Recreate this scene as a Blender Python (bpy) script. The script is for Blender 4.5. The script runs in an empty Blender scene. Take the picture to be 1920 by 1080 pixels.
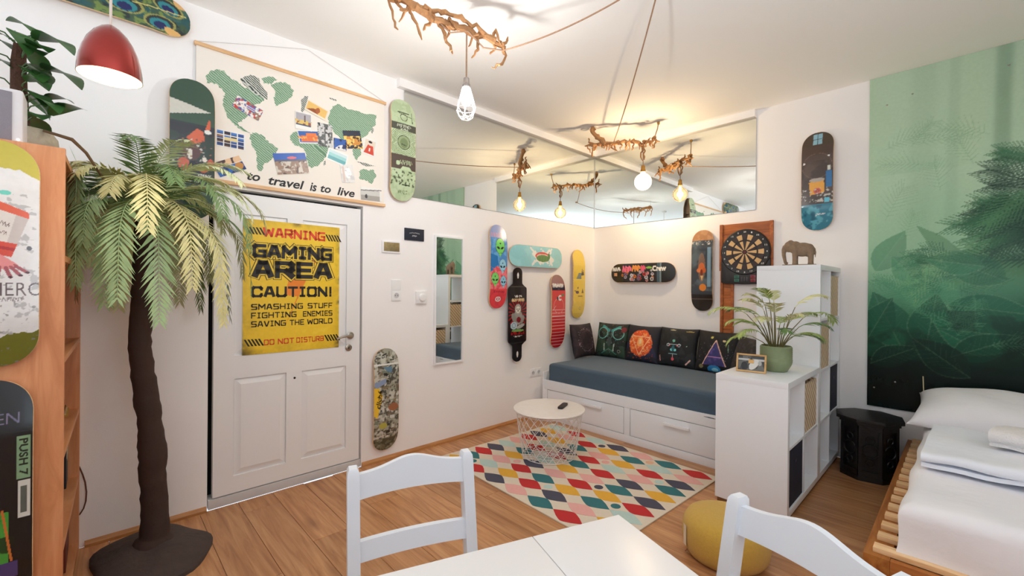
import bpy, bmesh, math, random
import numpy as np
from mathutils import Vector, Matrix
R = math.radians
PI = math.pi
random.seed(7)
scene = bpy.context.scene
COL = scene.collection

# ------------------------------------------------------------ camera
cam_d = bpy.data.cameras.new('camera')
cam_d.lens = 15.275; cam_d.sensor_width = 36.0; cam_d.clip_start = 0.02; cam_d.clip_end = 60
cam = bpy.data.objects.new('camera', cam_d); COL.objects.link(cam)
_yaw, _pitch, _roll = R(46.322), R(-0.085), R(0.475)
_F = Vector((-math.sin(_yaw)*math.cos(_pitch), math.cos(_yaw)*math.cos(_pitch), math.sin(_pitch)))
_Rt = Vector((math.cos(_yaw), math.sin(_yaw), 0)); _U = _Rt.cross(_F)
_R2 = math.cos(_roll)*_Rt + math.sin(_roll)*_U; _U2 = -math.sin(_roll)*_Rt + math.cos(_roll)*_U
_m = Matrix((_R2, _U2, -_F)).transposed().to_4x4(); _m.translation = (3.072, -4.2755, 1.329)
cam.matrix_world = _m
scene.camera = cam

# ------------------------------------------------------------ world, daylight, exposure
world = bpy.data.worlds.new('world'); scene.world = world; world.use_nodes = True
_wn = world.node_tree.nodes; _wl = world.node_tree.links
_bg = _wn['Background']; _bg.inputs['Color'].default_value = (0.80, 0.90, 1.0, 1); _bg.inputs['Strength'].default_value = 2.2

def area_light(name, loc, rot, sx, sy, energy, color):
    d = bpy.data.lights.new(name, 'AREA'); d.shape = 'RECTANGLE'; d.size = sx; d.size_y = sy
    d.energy = energy; d.color = color
    o = bpy.data.objects.new(name, d); COL.objects.link(o); o.location = loc; o.rotation_euler = rot
    return o
# daylight entering through the two windows behind the camera (wall y = -6.2) and the one in the right wall
area_light('window_daylight', (1.25, -6.16, 1.65), (R(138), 0, 0), 1.4, 1.5, 18, (0.78, 0.89, 1.0)).data.spread = R(130)
area_light('window_daylight', (3.35, -6.16, 1.65), (R(138), 0, 0), 1.4, 1.5, 36, (0.78, 0.89, 1.0)).data.spread = R(130)
area_light('window_daylight', (4.46, -3.6, 1.65), (R(142), 0, R(90)), 1.4, 1.5, 62, (0.84, 0.92, 1.0)).data.spread = R(130)

scene.view_settings.view_transform = 'Standard'
scene.view_settings.look = 'None'
scene.view_settings.gamma = 1.0
scene.view_settings.use_curve_mapping = False
scene.view_settings.exposure = -0.66
try:
    cy = scene.cycles
    cy.use_denoising = True; cy.max_bounces = 14; cy.diffuse_bounces = 10; cy.glossy_bounces = 6
    cy.transmission_bounces = 6; cy.transparent_max_bounces = 12
    cy.caustics_reflective = False; cy.caustics_refractive = False; cy.sample_clamp_indirect = 6.0
except Exception:
    pass

# ------------------------------------------------------------ helpers
def s2l(v):
    v = v/255.0
    return v/12.92 if v <= 0.04045 else ((v+0.055)/1.055)**2.4
def C3(*c):
    if len(c) == 1: c = c[0]
    return (s2l(c[0]), s2l(c[1]), s2l(c[2]))
def C4(*c): return C3(*c) + (1.0,)

MATS = {}
def _new(name):
    m = bpy.data.materials.new(name); m.use_nodes = True
    nt = m.node_tree; b = nt.nodes['Principled BSDF']
    return m, nt, b
def mat(name, col, rough=0.5, metal=0.0, var=0.06, scale=25.0, bump=0.0, bscale=None, spec=0.5, sheen=0.0, coat=0.0, rand=0.0):
    """plain surface with slight procedural colour variation and relief"""
    if name in MATS: return MATS[name]
    m, nt, b = _new(name); N = nt.nodes; L = nt.links
    tc = N.new('ShaderNodeTexCoord'); nz = N.new('ShaderNodeTexNoise')
    nz.inputs['Scale'].default_value = scale; nz.inputs['Detail'].default_value = 4
    L.new(tc.outputs['Object'], nz.inputs['Vector'])
    mx = N.new('ShaderNodeMix'); mx.data_type = 'RGBA'
    l = C3(col); 
    mx.inputs['A'].default_value = tuple(max(0, x*(1-var)) for x in l)+(1,)
    mx.inputs['B'].default_value = tuple(min(1, x*(1+var)) for x in l)+(1,)
    L.new(nz.outputs['Fac'], mx.inputs['Factor'])
    out = mx.outputs['Result']
    if rand:
        oi = N.new('ShaderNodeObjectInfo'); mr = N.new('ShaderNodeMapRange')
        mr.inputs['To Min'].default_value = 1-rand; mr.inputs['To Max'].default_value = 1+rand
        L.new(oi.outputs['Random'], mr.inputs['Value'])
        hs = N.new('ShaderNodeHueSaturation'); L.new(mr.outputs['Result'], hs.inputs['Value']); L.new(out, hs.inputs['Color'])
        out = hs.outputs['Color']
    L.new(out, b.inputs['Base Color'])
    b.inputs['Roughness'].default_value = rough; b.inputs['Metallic'].default_value = metal
    b.inputs['Specular IOR Level'].default_value = spec
    if sheen: b.inputs['Sheen Weight'].default_value = sheen
    if coat: b.inputs['Coat Weight'].default_value = coat; b.inputs['Coat Roughness'].default_value = 0.06
    if bump:
        n2 = N.new('ShaderNodeTexNoise'); n2.inputs['Scale'].default_value = bscale or scale*4; n2.inputs['Detail'].default_value = 5
        L.new(tc.outputs['Object'], n2.inputs['Vector'])
        bp = N.new('ShaderNodeBump'); bp.inputs['Strength'].default_value = bump; bp.inputs['Distance'].default_value = 0.01
        L.new(n2.outputs['Fac'], bp.inputs['Height']); L.new(bp.outputs['Normal'], b.inputs['Normal'])
    MATS[name] = m; return m
def wood(name, dark, mid, light, axis='X', stretch=12.0, scale=6.0, rough=0.45, rand=0.0, knots=0.0, spec=0.4):
    if name in MATS: return MATS[name]
    m, nt, b = _new(name); N = nt.nodes; L = nt.links
    tc = N.new('ShaderNodeTexCoord'); mp = N.new('ShaderNodeMapping')
    sc = {'X': (1, stretch, stretch), 'Y': (stretch, 1, stretch), 'Z': (stretch, stretch, 1)}[axis]
    mp.inputs['Scale'].default_value = sc
    L.new(tc.outputs['Object'], mp.inputs['Vector'])
    src = mp.outputs['Vector']
    oi = N.new('ShaderNodeObjectInfo')
    ad = N.new('ShaderNodeVectorMath'); ad.operation = 'ADD'
    ml = N.new('ShaderNodeMath'); ml.operation = 'MULTIPLY'; ml.inputs[1].default_value = 37.0
    L.new(oi.outputs['Random'], ml.inputs[0]); L.new(src, ad.inputs[0]); L.new(ml.outputs[0], ad.inputs[1])
    src = ad.outputs[0]
    nz = N.new('ShaderNodeTexNoise'); nz.inputs['Scale'].default_value = scale*0.35; nz.inputs['Detail'].default_value = 8
    nz.inputs['Roughness'].default_value = 0.62; nz.inputs['Distortion'].default_value = 0.9
    L.new(src, nz.inputs['Vector'])
    cr = N.new('ShaderNodeValToRGB'); e = cr.color_ramp.elements
    e[0].position = 0.30; e[0].color = C4(dark); e[1].position = 0.72; e[1].color = C4(light)
    x = e.new(0.5); x.color = C4(mid)
    L.new(nz.outputs['Fac'], cr.inputs['Fac'])
    out = cr.outputs['Color']
    if knots:
        vo = N.new('ShaderNodeTexVoronoi'); vo.inputs['Scale'].default_value = 1.1
        mp2 = N.new('ShaderNodeMapping'); mp2.inputs['Scale'].default_value = {'X': (1.4, 4, 4), 'Y': (4, 1.4, 4), 'Z': (4, 4, 1.4)}[axis]
        L.new(tc.outputs['Object'], mp2.inputs['Vector'])
        ad2 = N.new('ShaderNodeVectorMath'); ad2.operation = 'ADD'; L.new(mp2.outputs['Vector'], ad2.inputs[0]); L.new(ml.outputs[0], ad2.inputs[1])
        L.new(ad2.outputs[0], vo.inputs['Vector'])
        k = N.new('ShaderNodeMapRange'); k.inputs['From Min'].default_value = 0.03; k.inputs['From Max'].default_value = 0.17
        k.inputs['To Min'].default_value = knots; k.inputs['To Max'].default_value = 0
        L.new(vo.outputs['Distance'], k.inputs['Value'])
        mk = N.new('ShaderNodeMix'); mk.data_type = 'RGBA'; L.new(k.outputs['Result'], mk.inputs['Factor'])
        L.new(out, mk.inputs['A']); mk.inputs['B'].default_value = tuple(0.6*q for q in C3(dark))+(1,)
        out = mk.outputs['Result']
    if rand:
        mr = N.new('ShaderNodeMapRange'); mr.inputs['To Min'].default_value = 1-rand; mr.inputs['To Max'].default_value = 1+rand
        L.new(oi.outputs['Random'], mr.inputs['Value'])
        hs = N.new('ShaderNodeHueSaturation'); L.new(mr.outputs['Result'], hs.inputs['Value']); L.new(out, hs.inputs['Color'])
        out = hs.outputs['Color']
    L.new(out, b.inputs['Base Color']); b.inputs['Roughness'].default_value = rough
    b.inputs['Specular IOR Level'].default_value = spec
    bp = N.new('ShaderNodeBump'); bp.inputs['Strength'].default_value = 0.12; bp.inputs['Distance'].default_value = 0.004
    L.new(nz.outputs['Fac'], bp.inputs['Height']); L.new(bp.outputs['Normal'], b.inputs['Normal'])
    MATS[name] = m; return m
def emis(name, col, strength):
    if name in MATS: return MATS[name]
    m, nt, b = _new(name)
    b.inputs['Base Color'].default_value = C4(col); b.inputs['Emission Color'].default_value = C4(col)
    b.inputs['Emission Strength'].default_value = strength
    MATS[name] = m; return m
def lit_glass(name, col, strength, clear=0.7):
    """frosted glass of a burning bulb: glows and lets its lamp shine through"""
    m, nt, b = _new(name); N = nt.nodes; L = nt.links
    em = N.new('ShaderNodeEmission'); em.inputs['Color'].default_value = C4(col); em.inputs['Strength'].default_value = strength
    tr = N.new('ShaderNodeBsdfTransparent'); mx = N.new('ShaderNodeMixShader'); mx.inputs['Fac'].default_value = clear
    L.new(em.outputs[0], mx.inputs[1]); L.new(tr.outputs[0], mx.inputs[2]); L.new(mx.outputs[0], N['Material Output'].inputs['Surface']); return m
def printed(name, rough=0.35, coat=0.0, bump=0.0, spec=0.5):
    """flat print: colour attribute 'Col' drawn on the mesh, with fine procedural grain"""
    if name in MATS: return MATS[name]
    m, nt, b = _new(name); N = nt.nodes; L = nt.links
    ca = N.new('ShaderNodeVertexColor'); ca.layer_name = 'Col'
    tc = N.new('ShaderNodeTexCoord'); nz = N.new('ShaderNodeTexNoise'); nz.inputs['Scale'].default_value = 60; nz.inputs['Detail'].default_value = 4
    L.new(tc.outputs['Object'], nz.inputs['Vector'])
    mr = N.new('ShaderNodeMapRange'); mr.inputs['To Min'].default_value = 0.93; mr.inputs['To Max'].default_value = 1.07
    L.new(nz.outputs['Fac'], mr.inputs['Value'])
    hs = N.new('ShaderNodeHueSaturation'); L.new(ca.outputs['Color'], hs.inputs['Color']); L.new(mr.outputs['Result'], hs.inputs['Value'])
    L.new(hs.outputs['Color'], b.inputs['Base Color']); b.inputs['Roughness'].default_value = rough; b.inputs['Specular IOR Level'].default_value = spec
    if coat: b.inputs['Coat Weight'].default_value = coat; b.inputs['Coat Roughness'].default_value = 0.08
    if bump:
        bp = N.new('ShaderNodeBump'); bp.inputs['Strength'].default_value = bump; bp.inputs['Distance'].default_value = 0.004
        n2 = N.new('ShaderNodeTexNoise'); n2.inputs['Scale'].default_value = 300; L.new(tc.outputs['Object'], n2.inputs['Vector'])
        L.new(n2.outputs['Fac'], bp.inputs['Height']); L.new(bp.outputs['Normal'], b.inputs['Normal'])
    MATS[name] = m; return m
def thin_glass(name, tint=(255, 255, 255), gloss=0.12):
    """clear glass that lets lamp light and daylight straight through"""
    if name in MATS: return MATS[name]
    m, nt, b = _new(name); N = nt.nodes; L = nt.links
    tr = N.new('ShaderNodeBsdfTransparent'); tr.inputs['Color'].default_value = C4(tint)
    gl = N.new('ShaderNodeBsdfGlossy'); gl.inputs['Roughness'].default_value = 0.02
    lw = N.new('ShaderNodeLayerWeight'); lw.inputs['Blend'].default_value = 0.25
    nz = N.new('ShaderNodeTexNoise'); nz.inputs['Scale'].default_value = 8
    ml = N.new('ShaderNodeMath'); ml.operation = 'MULTIPLY_ADD'; ml.inputs[1].default_value = 0.02; ml.inputs[2].default_value = gloss*0.3
    L.new(nz.outputs['Fac'], ml.inputs[0])
    ad = N.new('ShaderNodeMath'); ad.operation = 'ADD'; ad.use_clamp = True
    m2 = N.new('ShaderNodeMath'); m2.operation = 'MULTIPLY'; m2.inputs[1].default_value = gloss*2
    L.new(lw.outputs['Facing'], m2.inputs[0]); L.new(m2.outputs[0], ad.inputs[0]); L.new(ml.outputs[0], ad.inputs[1])
    mx = N.new('ShaderNodeMixShader'); L.new(ad.outputs[0], mx.inputs['Fac'])
    L.new(tr.outputs[0], mx.inputs[1]); L.new(gl.outputs[0], mx.inputs[2])
    L.new(mx.outputs[0], N['Material Output'].inputs['Surface'])
    MATS[name] = m; return m

class MB:
    """collects shapes; build() links them as ONE mesh object"""
    def __init__(s): s.v = []; s.f = []; s.mi = []; s.cur = 0
    def add(s, vs, fs):
        o = len(s.v); s.v.extend([tuple(map(float, q)) for q in vs])
        for f in fs: s.f.append(tuple(o+i for i in f)); s.mi.append(s.cur)
        return s
    def box(s, lo, hi):
        x0, y0, z0 = lo; x1, y1, z1 = hi
        return s.add([(x0,y0,z0),(x1,y0,z0),(x1,y1,z0),(x0,y1,z0),(x0,y0,z1),(x1,y0,z1),(x1,y1,z1),(x0,y1,z1)],
                     [(0,3,2,1),(4,5,6,7),(0,1,5,4),(1,2,6,5),(2,3,7,6),(3,0,4,7)])
    def bar(s, p, q, w, h, up=(0,0,1)):
        p = Vector(p); q = Vector(q); d = (q-p).normalized(); u = Vector(up)
        sd = d.cross(u)
        if sd.length < 1e-5: sd = d.cross(Vector((1,0,0)))
        sd.normalize(); u = sd.cross(d).normalized()
        vs = [c + sd*a*w/2 + u*b*h/2 for c in (p, q) for a, b in ((-1,-1),(1,-1),(1,1),(-1,1))]
        return s.add(vs, [(0,1,2,3)[::-1],(4,5,6,7),(0,4,5,1)[::-1],(1,5,6,2)[::-1],(2,6,7,3)[::-1],(3,7,4,0)[::-1]])
    def tube(s, pts, r, n=8, cap=True, closed=False, flat=1.0):
        pts = [Vector(p) for p in pts]; k = len(pts)
        rs = r if isinstance(r, (list, tuple)) else [r]*k
        vs = []; prev = None
        for i, p in enumerate(pts):
            if closed: t = pts[(i+1) % k]-pts[i-1]
            else: t = pts[min(i+1, k-1)]-pts[max(i-1, 0)]
            if t.length < 1e-9: t = Vector((0,0,1))
            t.normalize()
            if prev is None:
                a = Vector((0,0,1)) if abs(t.z) < 0.9 else Vector((1,0,0))
                nx = t.cross(a).normalized()
            else:
                nx = prev - t*prev.dot(t)
                nx = nx.normalized() if nx.length > 1e-6 else t.orthogonal().normalized()
            prev = nx; ny = t.cross(nx)
            for j in range(n):
                a = 2*PI*j/n
                vs.append(p + nx*math.cos(a)*rs[i] + ny*math.sin(a)*rs[i]*flat)
        fs = []
        for i in range(k if closed else k-1):
            b = ((i+1) % k)*n
            for j in range(n): fs.append((i*n+j, i*n+(j+1) % n, b+(j+1) % n, b+j))
        if cap and not closed:
            fs.append(tuple(range(n))[::-1]); fs.append(tuple((k-1)*n+j for j in range(n)))
        return s.add(vs, fs)
    def lathe(s, prof, n=32, c=(0,0,0), cap=True):
        vs = []; fs = []; k = len(prof)
        for r, z in prof:
            for j in range(n):
                a = 2*PI*j/n; vs.append((c[0]+r*math.cos(a), c[1]+r*math.sin(a), c[2]+z))
        for i in range(k-1):
            for j in range(n): fs.append((i*n+j, i*n+(j+1) % n, (i+1)*n+(j+1) % n, (i+1)*n+j))
        if cap:
            if prof[0][0] > 1e-6: fs.append(tuple(range(n))[::-1])
            if prof[-1][0] > 1e-6: fs.append(tuple((k-1)*n+j for j in range(n)))
        return s.add(vs, fs)
    def ell(s, c, r, nu=16, nv=10):
        vs = []; fs = []
        for i in range(nv+1):
            t = PI*i/nv
            for j in range(nu):
                a = 2*PI*j/nu
                vs.append((c[0]+r[0]*math.sin(t)*math.cos(a), c[1]+r[1]*math.sin(t)*math.sin(a), c[2]-r[2]*math.cos(t)))
        for i in range(nv):
            for j in range(nu): fs.append((i*nu+j, i*nu+(j+1) % nu, (i+1)*nu+(j+1) % nu, (i+1)*nu+j))
        return s.add(vs, fs)
    def prism(s, out, z0, z1):
        """2D outline (counter-clockwise) in x,y extruded along z"""
        n = len(out)
        vs = [(x, y, z0) for x, y in out] + [(x, y, z1) for x, y in out]
        fs = [tuple(range(n))[::-1], tuple(range(n, 2*n))]
        for i in range(n): fs.append((i, (i+1) % n, n+(i+1) % n, n+i))
        return s.add(vs, fs)
    def xf(s, M, start=0):
        for i in range(start, len(s.v)):
            s.v[i] = tuple(M @ Vector(s.v[i]))
        return s
    def build(s, name, m, parent=None, smooth=False, bevel=0.0, seg=2, ang=35, tri=False):
        me = bpy.data.meshes.new(name)
        me.from_pydata(s.v, [], s.f)
        ms = m if isinstance(m, (list, tuple)) else [m]
        for q in ms: me.materials.append(q)
        if len(ms) > 1: me.polygons.foreach_set('material_index', s.mi)
        if bevel > 0 or tri or smooth:
            bm = bmesh.new(); bm.from_mesh(me)
            bmesh.ops.remove_doubles(bm, verts=bm.verts, dist=1e-6)
            if bevel > 0:
                bm.normal_update()
                ed = [e for e in bm.edges if len(e.link_faces) == 2 and e.calc_face_angle(0) > R(30)]
                bmesh.ops.bevel(bm, geom=ed, offset=bevel, segments=seg, affect='EDGES', profile=0.7, clamp_overlap=True)
            bm.to_mesh(me); bm.free()
        if smooth or bevel > 0:
            me.polygons.foreach_set('use_smooth', [True]*len(me.polygons))
            me.set_sharp_from_angle(angle=R(ang))
        o = bpy.data.objects.new(name, me); COL.objects.link(o)
        if parent: o.parent = parent
        return o

def tag(o, label, cat, group=None):
    o['label'] = label; o['category'] = cat
    if group: o['group'] = group
    return o
def thing(name, label, cat, loc=(0,0,0), rot=(0,0,0), group=None):
    o = bpy.data.objects.new(name, None); o.empty_display_size = 0.05; COL.objects.link(o)
    o.location = loc; o.rotation_euler = rot
    return tag(o, label, cat, group)
def struct(o): o['kind'] = 'structure'; return o
def one(name, lo, hi, m, parent=None, bevel=0.003, seg=2):
    return MB().box(lo, hi).build(name, m, parent, bevel=bevel, seg=seg)
LEFT = (R(90), 0, R(90))      # local x -> +Y, local y -> +Z, local z -> out of the left wall (+X)
BACK = (R(90), 0, 0)          # local x -> +X, local y -> +Z, local z -> out of the back wall (-Y)

_TEXT = {}
def text_mesh(body, bold=0.0, shear=0.0):
    key = (body, bold, shear)
    if key in _TEXT: return _TEXT[key]
    cu = bpy.data.curves.new('lettering', 'FONT'); cu.body = body; cu.size = 1.0; cu.offset = bold; cu.shear = shear
    cu.resolution_u = 3
    o = bpy.data.objects.new('lettering', cu); COL.objects.link(o)
    dg = bpy.context.evaluated_depsgraph_get(); dg.update()
    me = o.evaluated_get(dg).to_mesh()
    v = np.array([tuple(q.co) for q in me.vertices]); f = [tuple(p.vertices) for p in me.polygons]
    o.evaluated_get(dg).to_mesh_clear()
    bpy.data.objects.remove(o); bpy.data.curves.remove(cu)
    _TEXT[key] = (v, f); return v, f
def text(mb, body, cx, cy, w, h, z, bold=0.0, shear=0.0, rot=0.0):
    """adds flat lettering to mb, fitted to w x h around cx, cy"""
    v, f = text_mesh(body, bold, shear)
    lo = v.min(0); hi = v.max(0); c = (lo+hi)/2; sz = hi-lo
    q = (v-c); sx = w/sz[0]; sy = h/sz[1] if h else sx
    x = q[:, 0]*sx; y = q[:, 1]*sy; ca, sa = math.cos(rot), math.sin(rot)
    mb.add([(cx+a*ca-b*sa, cy+a*sa+b*ca, z) for a, b in zip(x, y)], f)
    return mb

_S = {'A': [[(0,0),(.36,1),(.64,1),(1,0)],[(.2,.30),(.8,.30)]], 'R': [[(0,0),(0,1),(.85,1),(1,.85),(1,.58),(.85,.43),(0,.43)],[(.55,.43),(1,0)]], 'N': [[(0,0),(0,1),(1,0),(1,1)]],
 'I': [[(.5,0),(.5,1)],[(.12,0),(.88,0)],[(.12,1),(.88,1)]], 'G': [[(1,1),(.15,1),(0,.86),(0,.14),(.15,0),(1,0),(1,.48),(.52,.48)]], 'W': [[(0,1),(.18,0),(.5,.75),(.82,0),(1,1)]],
 'M': [[(0,0),(0,1),(.5,.38),(1,1),(1,0)]], 'E': [[(1,1),(0,1),(0,0),(1,0)],[(0,.5),(.86,.5)]], 'C': [[(1,.76),(1,.86),(.85,1),(.15,1),(0,.86),(0,.14),(.15,0),(.85,0),(1,.14),(1,.24)]],
 'U': [[(0,1),(0,.14),(.15,0),(.85,0),(1,.14),(1,1)]], 'T': [[(0,1),(1,1)],[(.5,1),(.5,0)]], 'O': [[(.15,0),(0,.14),(0,.86),(.15,1),(.85,1),(1,.86),(1,.14),(.85,0),(.15,0)]],
 'S': [[(1,1),(.15,1),(0,.87),(0,.63),(.15,.5),(.85,.5),(1,.37),(1,.13),(.85,0),(0,0)]], 'H': [[(0,0),(0,1)],[(1,0),(1,1)],[(0,.5),(1,.5)]],
 'F': [[(1,1),(0,1),(0,0)],[(0,.48),(.84,.48)]], 'V': [[(0,1),(.42,0),(.58,0),(1,1)]], 'L': [[(0,1),(0,0),(1,0)]], 'D': [[(0,0),(0,1),(.8,1),(1,.82),(1,.18),(.8,0),(0,0)]],
 'B': [[(0,0),(0,1),(.8,1),(.95,.88),(.95,.62),(.84,.5),(1,.38),(1,.12),(.85,0),(0,0)],[(0,.5),(.84,.5)]], '!': [[(.5,1),(.5,.36)],[(.5,.08),(.5,0)]]}
_SW = {'I': .62, '!': .30, 'M': 1.25, 'W': 1.35, 'T': .95, 'E': .86, 'F': .84, 'L': .84}
def block_word(parent, name, m, body, cx, cy, w, h, z, sw=.2, grow=0.0):
    """square block capitals built from strokes (sw = stroke in letter heights, grow = outline width in metres)"""
    mb = MB(); gap = .42; wid = [_SW.get(c, 1.0)*.78 for c in body]; tot = sum(wid)+gap*(len(body)-1)*.78+sw
    sx = w/tot; x = cx-w/2+sx*sw/2; sh = h*(1-sw); y0 = cy-h/2+h*sw/2; k = h*sw/2+grow; kx = sx*sw/2*1.05+grow
    for c, wd in zip(body, wid):
        for st in _S[c]:
            P = [(x+p[0]*wd*sx, y0+p[1]*sh) for p in st]
            for i in range(len(P)-1):
                (ax, ay), (bx, by) = P[i], P[i+1]; l = math.hypot(bx-ax, by-ay); dx, dy = (bx-ax)/l, (by-ay)/l
                t = abs(dx)*k+abs(dy)*kx; e = abs(dx)*kx+abs(dy)*k; e = e*(.95 if (abs(dx) < .02 or abs(dy) < .02) else .55)
                ax, ay, bx, by = ax-dx*e, ay-dy*e, bx+dx*e, by+dy*e; nx, ny = -dy*t, dx*t
                mb.add([(ax-nx, ay-ny, z), (bx-nx, by-ny, z), (bx+nx, by+ny, z), (ax+nx, ay+ny, z)], [(0, 1, 2, 3)])
        x += (wd+gap*.78)*sx
    return mb.build(name, m, parent)
def words(parent, name, m, body, cx, cy, w, h, z, bold=0.0, shear=0.0, rot=0.0):
    return text(MB(), body, cx, cy, w, h, z, bold, shear, rot).build(name, m, parent)

def vnoise(U, V, scale, seed=0, octv=3):
    out = np.zeros_like(U); amp = 1.0; tot = 0
    rng = np.random.RandomState(seed)
    for _ in range(octv):
        T = rng.rand(64, 64)
        u = U*scale+31.7; v = V*scale+17.3
        iu = np.floor(u).astype(int); iv = np.floor(v).astype(int); fu = u-iu; fv = v-iv
        fu = fu*fu*(3-2*fu); fv = fv*fv*(3-2*fv)
        a = T[iu % 64, iv % 64]; b = T[(iu+1) % 64, iv % 64]; c = T[iu % 64, (iv+1) % 64]; d = T[(iu+1) % 64, (iv+1) % 64]
        out += amp*((a*(1-fu)+b*fu)*(1-fv)+(c*(1-fu)+d*fu)*fv); tot += amp
        amp *= 0.5; scale *= 2.1
    return out/tot
class Paint:
    """draws a flat print on a grid of points (U across, V up, metres)"""
    def __init__(s, U, V, bg):
        s.U = U; s.V = V; s.rows = bool(np.all(np.diff(V) >= 0)); s.c = np.tile(np.array(C3(bg)), (len(U), 1))
    def put(s, m, col, a=1.0):
        m = (np.asarray(m, float)*a)[:, None]
        s.c = s.c*(1-m)+np.array(C3(col))*m; return s
    def sl(s, y0, y1):
        if not s.rows: return slice(0, len(s.V))
        return slice(int(np.searchsorted(s.V, y0)), int(np.searchsorted(s.V, y1, side='right')))
    def put_at(s, k, m, col, a):
        m = (np.asarray(m, float)*a)[:, None]; s.c[k] = s.c[k]*(1-m)+np.array(C3(col))*m; return s
    def rect(s, x0, y0, x1, y1, col, a=1.0): return s.put((s.U >= x0) & (s.U <= x1) & (s.V >= y0) & (s.V <= y1), col, a)
    def ell(s, x, y, rx, ry, col, rot=0.0, a=1.0):
        k = s.sl(y-max(rx, ry), y+max(rx, ry)); ca, sa = math.cos(rot), math.sin(rot); u = s.U[k]-x; v = s.V[k]-y
        return s.put_at(k, ((u*ca+v*sa)/rx)**2+((v*ca-u*sa)/ry)**2 <= 1, col, a)
    def ring(s, x, y, r0, r1, col, a=1.0):
        d = np.hypot(s.U-x, s.V-y); return s.put((d >= r0) & (d <= r1), col, a)
    def poly(s, pts, col, a=1.0):
        n = len(pts); kk = s.sl(min(q[1] for q in pts), max(q[1] for q in pts)); U = s.U[kk]; V = s.V[kk]; m = np.zeros(len(U), bool)
        for i in range(n):
            x0, y0 = pts[i]; x1, y1 = pts[(i+1) % n]
            if y0 == y1: continue
            c = ((y0 > V) != (y1 > V)) & (U < (x1-x0)*(V-y0)/(y1-y0)+x0); m ^= c
        return s.put_at(kk, m, col, a)
    def line(s, x0, y0, x1, y1, w, col, a=1.0):
        dx, dy = x1-x0, y1-y0; l2 = dx*dx+dy*dy+1e-12
        k = s.sl(min(y0, y1)-w, max(y0, y1)+w); U = s.U[k]; V = s.V[k]
        t = np.clip(((U-x0)*dx+(V-y0)*dy)/l2, 0, 1)
        return s.put_at(k, np.hypot(U-x0-t*dx, V-y0-t*dy) <= w/2, col, a)
    def blot(s, col, scale, th, seed, a=1.0, soft=0.05, region=None):
        n = vnoise(s.U, s.V, scale, seed); m = np.clip((n-th)/soft, 0, 1)
        if region is not None: m = m*region
        return s.put(m, col, a)
    def marks(s, cx, cy, w, h, n, col, seed=0, rot=0.0, wd=None, a=1.0):
        """a row of small letter-like strokes standing for print too small to read"""
        r = np.random.RandomState(seed); st = w/n; wd = wd or st*.22; ca, sa = math.cos(rot), math.sin(rot)
        for k in range(n):
            x0 = -w/2+st*(k+.12); q = [(x0, -h/2), (x0+st*.35*r.rand(), h/2), (x0+st*.7, h/2*(1-2*r.rand())), (x0+st*.7, -h/2*r.rand())]
            for (ax, ay), (bx, by) in zip(q, q[1:]): s.line(cx+ax*ca-ay*sa, cy+ax*sa+ay*ca, cx+bx*ca-by*sa, cy+bx*sa+by*ca, wd, col, a)
        return s
    def text(s, body, cx, cy, w, h, col, bold=0.0, shear=0.0, rot=0.0, a=1.0):
        v, f = text_mesh(body, bold, shear)
        lo = v.min(0); hi = v.max(0); c = (lo+hi)/2; sz = hi-lo
        x = (v[:, 0]-c[0])*w/sz[0]; y = (v[:, 1]-c[1])*h/sz[1]; ca, sa = math.cos(rot), math.sin(rot)
        X = cx+x*ca-y*sa; Y = cy+x*sa+y*ca; m = np.zeros(len(s.U), bool)
        near = np.where((s.U > X.min()) & (s.U < X.max()) & (s.V > Y.min()) & (s.V < Y.max()))[0]
        u = s.U[near]; vv = s.V[near]; mm = np.zeros(len(near), bool)
        for t in f:
            for k in range(1, len(t)-1):
                a0, b0, c0 = t[0], t[k], t[k+1]
                d1 = (X[b0]-X[a0])*(vv-Y[a0])-(Y[b0]-Y[a0])*(u-X[a0])
                d2 = (X[c0]-X[b0])*(vv-Y[b0])-(Y[c0]-Y[b0])*(u-X[b0])
                d3 = (X[a0]-X[c0])*(vv-Y[c0])-(Y[a0]-Y[c0])*(u-X[c0])
                mm |= ((d1 >= 0) & (d2 >= 0) & (d3 >= 0)) | ((d1 <= 0) & (d2 <= 0) & (d3 <= 0))
        m[near] = mm
        return s.put(m, col, a)
def grid_print(name, nu, nv, pos, uv, paint, m, parent=None, smooth=False):
    """a fine grid carrying a print: pos(s,t)->xyz arrays, uv(s,t)->(U,V) metres, paint(Paint)"""
    s, t = np.meshgrid(np.linspace(0, 1, nu+1), np.linspace(0, 1, nv+1)); s = s.ravel(); t = t.ravel()
    P = np.stack(pos(s, t), 1); U, V = uv(s, t)
    pt = paint(U, V)
    i = np.arange(nu*nv); r = i//nu; c = i % nu; a = r*(nu+1)+c
    F = np.stack([a, a+1, a+nu+2, a+nu+1], 1)
    me = bpy.data.meshes.new(name)
    me.vertices.add(len(P)); me.vertices.foreach_set('co', P.ravel())
    me.loops.add(F.size); me.loops.foreach_set('vertex_index', F.ravel())
    me.polygons.add(len(F)); me.polygons.foreach_set('loop_start', np.arange(0, F.size, 4)); me.polygons.foreach_set('loop_total', np.full(len(F), 4))
    me.update(calc_edges=True); me.validate()
    ca = me.color_attributes.new('Col', 'FLOAT_COLOR', 'POINT')
    ca.data.foreach_set('color', np.concatenate([np.clip(pt.c, 0, 1), np.ones((len(U), 1))], 1).ravel())
    me.materials.append(m)
    if smooth: me.polygons.foreach_set('use_smooth', [True]*len(me.polygons))
    o = bpy.data.objects.new(name, me); COL.objects.link(o)
    if parent: o.parent = parent
    return o
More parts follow.
